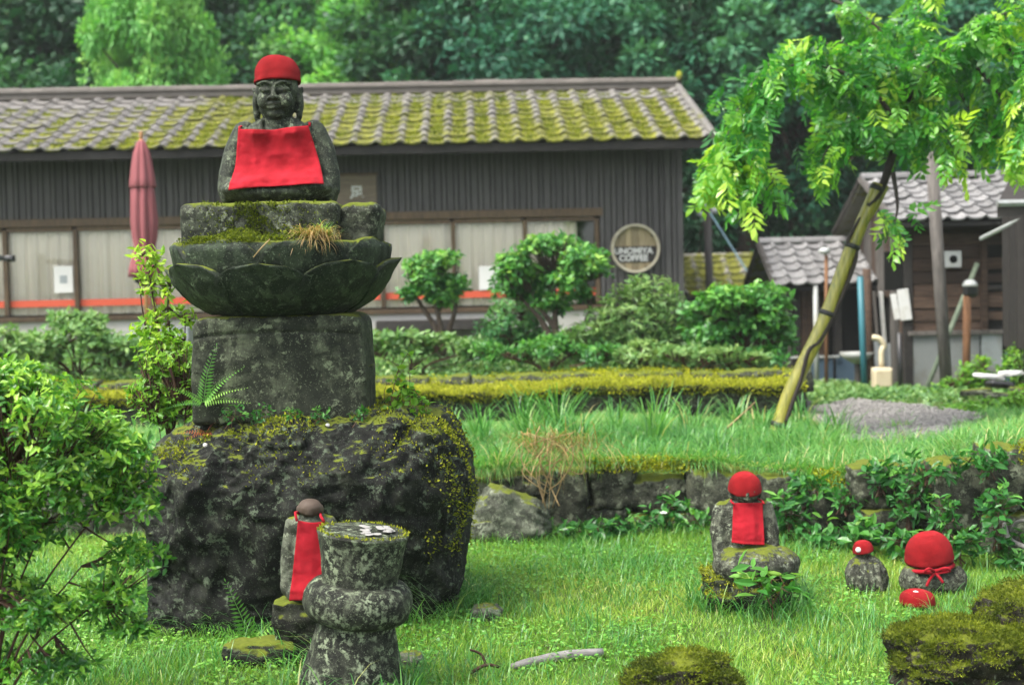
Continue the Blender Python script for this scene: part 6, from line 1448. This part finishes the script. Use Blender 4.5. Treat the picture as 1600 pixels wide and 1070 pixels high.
# longer grass left standing round the feet of the stones
ft = []
for (cx_, cy_, rx_, ry_, m_) in ((BO.location.x, BO.location.y, .70, .50, 1500), (LN.location.x, LN.location.y, .24, .24, 420), (JA.location.x, JA.location.y, .17, .15, 200), (JB.location.x, JB.location.y, .24, .20, 500), (.0, 0, 0, 0, 0)):
    if not m_: continue
    a = RNG.uniform(0, 2 * np.pi, m_); q = RNG.uniform(.92, 1.22, m_); ft.append(np.stack([cx_ + np.cos(a) * rx_ * q, cy_ + np.sin(a) * ry_ * q], 1))
ft = np.concatenate(ft); x, y = ft[:, 0], ft[:, 1]; n = len(x); tilt = RNG.normal(0, .35, (n, 2)); h = RNG.uniform(.07, .21, n)
link('foot_grass', scatter('foot_grass', BLADE2, np.stack([x, y, ground_z(x, y) - .005], 1), np.stack([tilt[:, 0], tilt[:, 1] - .15, np.ones(n)], 1), np.stack([tilt[:, 0], tilt[:, 1] - .1, np.full(n, -.15)], 1), RNG.uniform(.003, .006, n), h, h * RNG.uniform(.5, 1.4, n), tint=np.clip(RNG.normal(.45, .22, n), 0, .97)), M['tallgrass'], kind='stuff', label='longer grass standing round the feet of boulder and statues', cat='grass')
# arching blades beside the lantern
for k, (px, py, lab) in enumerate(((690, 1000, 'arching seed grass at the right foot of the great boulder'), (655, 1040, 'thin grass blades right of the lantern stump'), (510, 1060, 'grass blades at the left foot of the lantern stump'), (1290, 1040, 'thin upright grass blades in the lawn below the seated figure'), (1120, 1060, 'long grass blade rising beside the half buried rock'), (1385, 1050, 'grass blades at the left end of the large mossy rock'))):
    b = ghit(px, py); t = thing('grass_clump', lab, 'grass tuft', b); n = 16 if k != 0 else 22; a = RNG.uniform(-.9, .9, n) - np.pi / 2 * 0; lean = RNG.uniform(.05, .45, n) * RNG.choice([-1, 1], n)
    d = np.stack([lean, RNG.normal(0, .15, n), np.ones(n)], 1); h = (.34 if k == 0 else .22) * RNG.uniform(.5, 1.1, n)
    link('blades', scatter('blades', BLADE2, RNG.normal(0, .04, (n, 3)) * [1, 1, 0], d, np.stack([lean, np.zeros(n), np.full(n, -.2)], 1), RNG.uniform(.003, .005, n), h, h * RNG.uniform(.6, 1.2, n), tint=np.clip(RNG.normal(.6, .2, n), 0, .95)), M['tallgrass'], t)
# ground cover of the upper terrace and around the sheds
x, y, z = grass_pts(60000, -7, 8, 12.2, 17.6, lambda x, y: ~inpoly(x, y, GP) & ((y > 12.6) | (x > 2.6))); n = len(x)
link('terrace_ground_cover', scatter('terrace_ground_cover', LEAF2, np.stack([x, y, z + RNG.uniform(.0, .08, n)], 1), rand_dirs(n, -.1, .9), rand_dirs(n, .2, 1), RNG.uniform(.02, .04, n), RNG.uniform(.03, .08, n), tint=np.clip(.5 + .3 * clump(x, y, .8, 51) + RNG.normal(0, .2, n), 0, 1)), M['feathery'], kind='stuff', label='mixed low ground cover on the upper terrace', cat='ground cover')
sh_px('verge_weed', 'bright leafy weeds in front of the plank shed base', 'weed', (1530, 625), 13.6, [(1530, 585, 36, 30, .6), (1590, 575, 30, 32, .6), (1490, 605, 30, 14, .6)], 260, LEAF, .06, 'shoot', per=5, tint0=.4, seed=95, shell=.2, stem_r=.006)
sh_px('verge_weed', 'leafy weeds over the rubble heap at the right edge', 'weed', (1570, 660), 11.9, [(1560, 640, 50, 16, .6), (1600, 625, 30, 22, .6), (1510, 640, 40, 10, .6)], 260, LEAF, .05, 'shoot', per=5, tint0=.35, seed=96, shell=.2, stem_r=.005)

# ------------------------------------------------------------------ forest on the hillside
def crown_mesh(name, H, Rw, conifer, nclump, nleaf, ls, seed):
    rg = np.random.default_rng(seed); C = []; RC = []
    for _ in range(nclump):
        if conifer:
            t = rg.random() ** .8; z = H * (.12 + .88 * t); r = Rw * (1 - t) ** .8 * rg.uniform(.45, 1) + .1; a = rg.uniform(0, 6.283); C.append((r * math.cos(a), r * math.sin(a), z)); RC.append(Rw * .30 * (1.15 - .6 * t))
        else:
            d = rg.normal(size=3); d /= np.linalg.norm(d); d[2] = abs(d[2]) * 1.0 - .35; q = rg.uniform(.5, 1); C.append((d[0] * Rw * q, d[1] * Rw * q, H * .58 + d[2] * H * .42 * q)); RC.append(Rw * rg.uniform(.16, .34))
    C = np.array(C); RC = np.array(RC); k = rg.integers(0, nclump, nleaf); d = rg.normal(size=(nleaf, 3)); d /= np.linalg.norm(d, axis=1)[:, None]
    q = rg.random(nleaf) ** .4; pos = C[k] + d * (RC[k] * q)[:, None] * [1, 1, .62]
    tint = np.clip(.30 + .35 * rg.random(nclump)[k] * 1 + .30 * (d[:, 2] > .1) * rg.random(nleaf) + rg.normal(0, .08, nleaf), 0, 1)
    dirs = d + rg.normal(0, .5, (nleaf, 3)) + [0, 0, -.5 if conifer else -.15]
    return scatter(name, LEAF2, pos, dirs, d + [0, 0, .8], ls * rg.uniform(.5, 1.1, nleaf) * (.45 if conifer else .7), ls * rg.uniform(.7, 1.3, nleaf), tint=tint), C
def trunk_mesh(H, r, C, seed):
    tb = Tubes(); rr = random.Random(seed); tb.add(curve([(0, 0, -.6), (rr.uniform(-.15, .15), 0, H * .35), (rr.uniform(-.2, .2), 0, H * .9)], 10), list(np.linspace(r, r * .25, 11)), 8)
    for c in C[:14]:
        c = Vector(c); a = Vector((0, 0, max(.8, c.z * .72))); tb.add([a, a.lerp(c, .5) + Vector((0, 0, .1)), c], [r * .3, r * .2, r * .06], 5)
    return tb.me('trunk')
FT = {}
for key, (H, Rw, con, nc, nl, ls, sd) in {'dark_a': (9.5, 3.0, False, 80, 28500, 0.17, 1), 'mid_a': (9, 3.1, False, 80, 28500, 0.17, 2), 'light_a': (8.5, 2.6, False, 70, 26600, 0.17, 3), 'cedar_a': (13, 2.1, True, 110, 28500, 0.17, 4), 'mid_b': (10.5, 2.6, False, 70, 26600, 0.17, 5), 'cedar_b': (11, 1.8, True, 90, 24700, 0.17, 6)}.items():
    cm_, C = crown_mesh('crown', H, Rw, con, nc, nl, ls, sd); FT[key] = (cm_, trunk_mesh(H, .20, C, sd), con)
_matd = {}
def ftree(px, Y, key, mat, label, sink=0.0, s=1.0, group='forest trees on the slope', slim=1.0):
    x = P(px, 300, Y).x; cm_, tm, con = FT[key]
    kk = (key, mat)
    if kk not in _matd:
        c2 = cm_.copy(); c2.materials.clear(); c2.materials.append(M[mat]); t2 = tm.copy(); t2.materials.clear(); t2.materials.append(M['bark']); _matd[kk] = (c2, t2)
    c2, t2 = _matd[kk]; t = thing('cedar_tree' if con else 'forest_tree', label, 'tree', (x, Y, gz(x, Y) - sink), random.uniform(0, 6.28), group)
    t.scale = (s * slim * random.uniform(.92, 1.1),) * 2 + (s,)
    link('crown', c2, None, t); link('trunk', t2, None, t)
TREES = [
 (-60, 25.5, 'dark_a', 'f_dark', 'dark broadleaf tree at the upper left corner', 3.0, 1.0), (70, 26.5, 'dark_a', 'f_dark', 'dark green tree behind the left end of the coffee house roof', 3.0, .95),
 (95, 24.8, 'mid_a', 'f_mid', 'low mid green tree just above the roof ridge at the left', 4.6, .72), (180, 28, 'dark_a', 'f_dark', 'tall dark tree left of the bright tree behind the roof', 2.5, 1.1),
 (250, 24.2, 'light_a', 'f_light', 'bright yellow green tree rising behind the roof left of the statue', .6, 1.0), (360, 29, 'mid_b', 'f_mid', 'mid green tree directly left of the statue head', 3.0, 1.0),
 (340, 25.6, 'mid_a', 'f_mid', 'low green tree above the ridge left of the statue head', 4.8, .62),
 (455, 28, 'light_a', 'f_mid', 'pale green tree behind the statue head', 2.0, .85), (560, 27.6, 'mid_a', 'f_light', 'hazy light green tree right of the statue head', 2.0, .85), (665, 27, 'light_a', 'f_light', 'pale yellow green crown above the middle of the ridge', 2.0, .8),
 (610, 26.5, 'mid_b', 'f_light', 'low mid green tree above the middle of the roof ridge', 6.6, .8), (760, 29, 'dark_a', 'f_dark', 'dark tree above the right half of the roof', 3.0, 1.0)]
for px, Y, key, mat, lab, sk, s in TREES: ftree(px, Y, key, mat, lab, sk, s, slim=.44 if px == 250 else 1.0)
rr = random.Random(4)
for px, Y in [(720, 27.5), (790, 30), (830, 26.5), (880, 28), (930, 30), (960, 26), (1010, 27.5), (850, 33), (1000, 33), (760, 34)]:
    ftree(px, Y, rr.choice(['mid_b', 'dark_a', 'cedar_b']), rr.choice(['cedar', 'f_dark', 'f_mid']), 'blue green forest tree above the right half of the roof ridge', rr.uniform(2, 4.5), rr.uniform(.9, 1.1))
for px, Y in [(1060, 29), (1100, 25.5), (1135, 28), (1170, 26), (1205, 30), (1240, 25.5), (1280, 28), (1320, 26), (1365, 29), (1400, 25.5), (1450, 27), (1500, 26), (1550, 28), (1600, 25.5), (1650, 28)]:
    ftree(px, Y, rr.choice(['cedar_a', 'cedar_b', 'cedar_a', 'mid_b']), rr.choice(['cedar', 'f_dark', 'cedar']), 'dark conifer of the wood behind the sheds at the right', rr.uniform(.2, 2.5), rr.uniform(.85, 1.1), )
for px in range(-80, 1700, 95):
    Y = rr.uniform(36, 44); ftree(px + rr.uniform(-30, 30), Y, rr.choice(['mid_a', 'cedar_a', 'mid_b', 'dark_a', 'light_a']), rr.choice(['f_mid', 'cedar', 'f_mid', 'f_light']), 'hazy forest tree high on the slope at the back', rr.uniform(0, 2), rr.uniform(1.1, 1.4), 'far forest trees')
# undergrowth filling the foot of the wood
n = 30000; x = RNG.uniform(-16, 18, n); y = RNG.uniform(23, 30, n); z = ground_z(x, y) + RNG.random(n) ** 2 * 1.8 * (1 + clump(x, y, .5, 61))
link('forest_undergrowth', scatter('forest_undergrowth', LEAF2, np.stack([x, y, z], 1), rand_dirs(n, -.3, .6), rand_dirs(n, .2, 1), RNG.uniform(.08, .16, n), RNG.uniform(.14, .28, n), tint=np.clip(RNG.normal(.4, .2, n), 0, 1)), M['f_dark'], kind='stuff', label='dark undergrowth at the foot of the wooded slope', cat='undergrowth')
# ------------------------------------------------------------------ rain haze in the air
bm = bmesh.new(); bm_box(bm, (0, 0, 15.0), (330, 330, 32.2)); hz = link('haze', bm_mesh(bm, 'haze'), None, kind='stuff')
hm = bpy.data.materials.new('rain_haze'); hm.use_nodes = True; ht = hm.node_tree; ht.nodes.remove(ht.nodes['Principled BSDF'])
pv_ = ht.nodes.new('ShaderNodeVolumePrincipled'); pv_.inputs['Color'].default_value = (.86, .93, .92, 1); pv_.inputs['Density'].default_value = .0007
ht.links.new(pv_.outputs[0], ht.nodes['Material Output'].inputs['Volume']); hz.data.materials.append(hm)
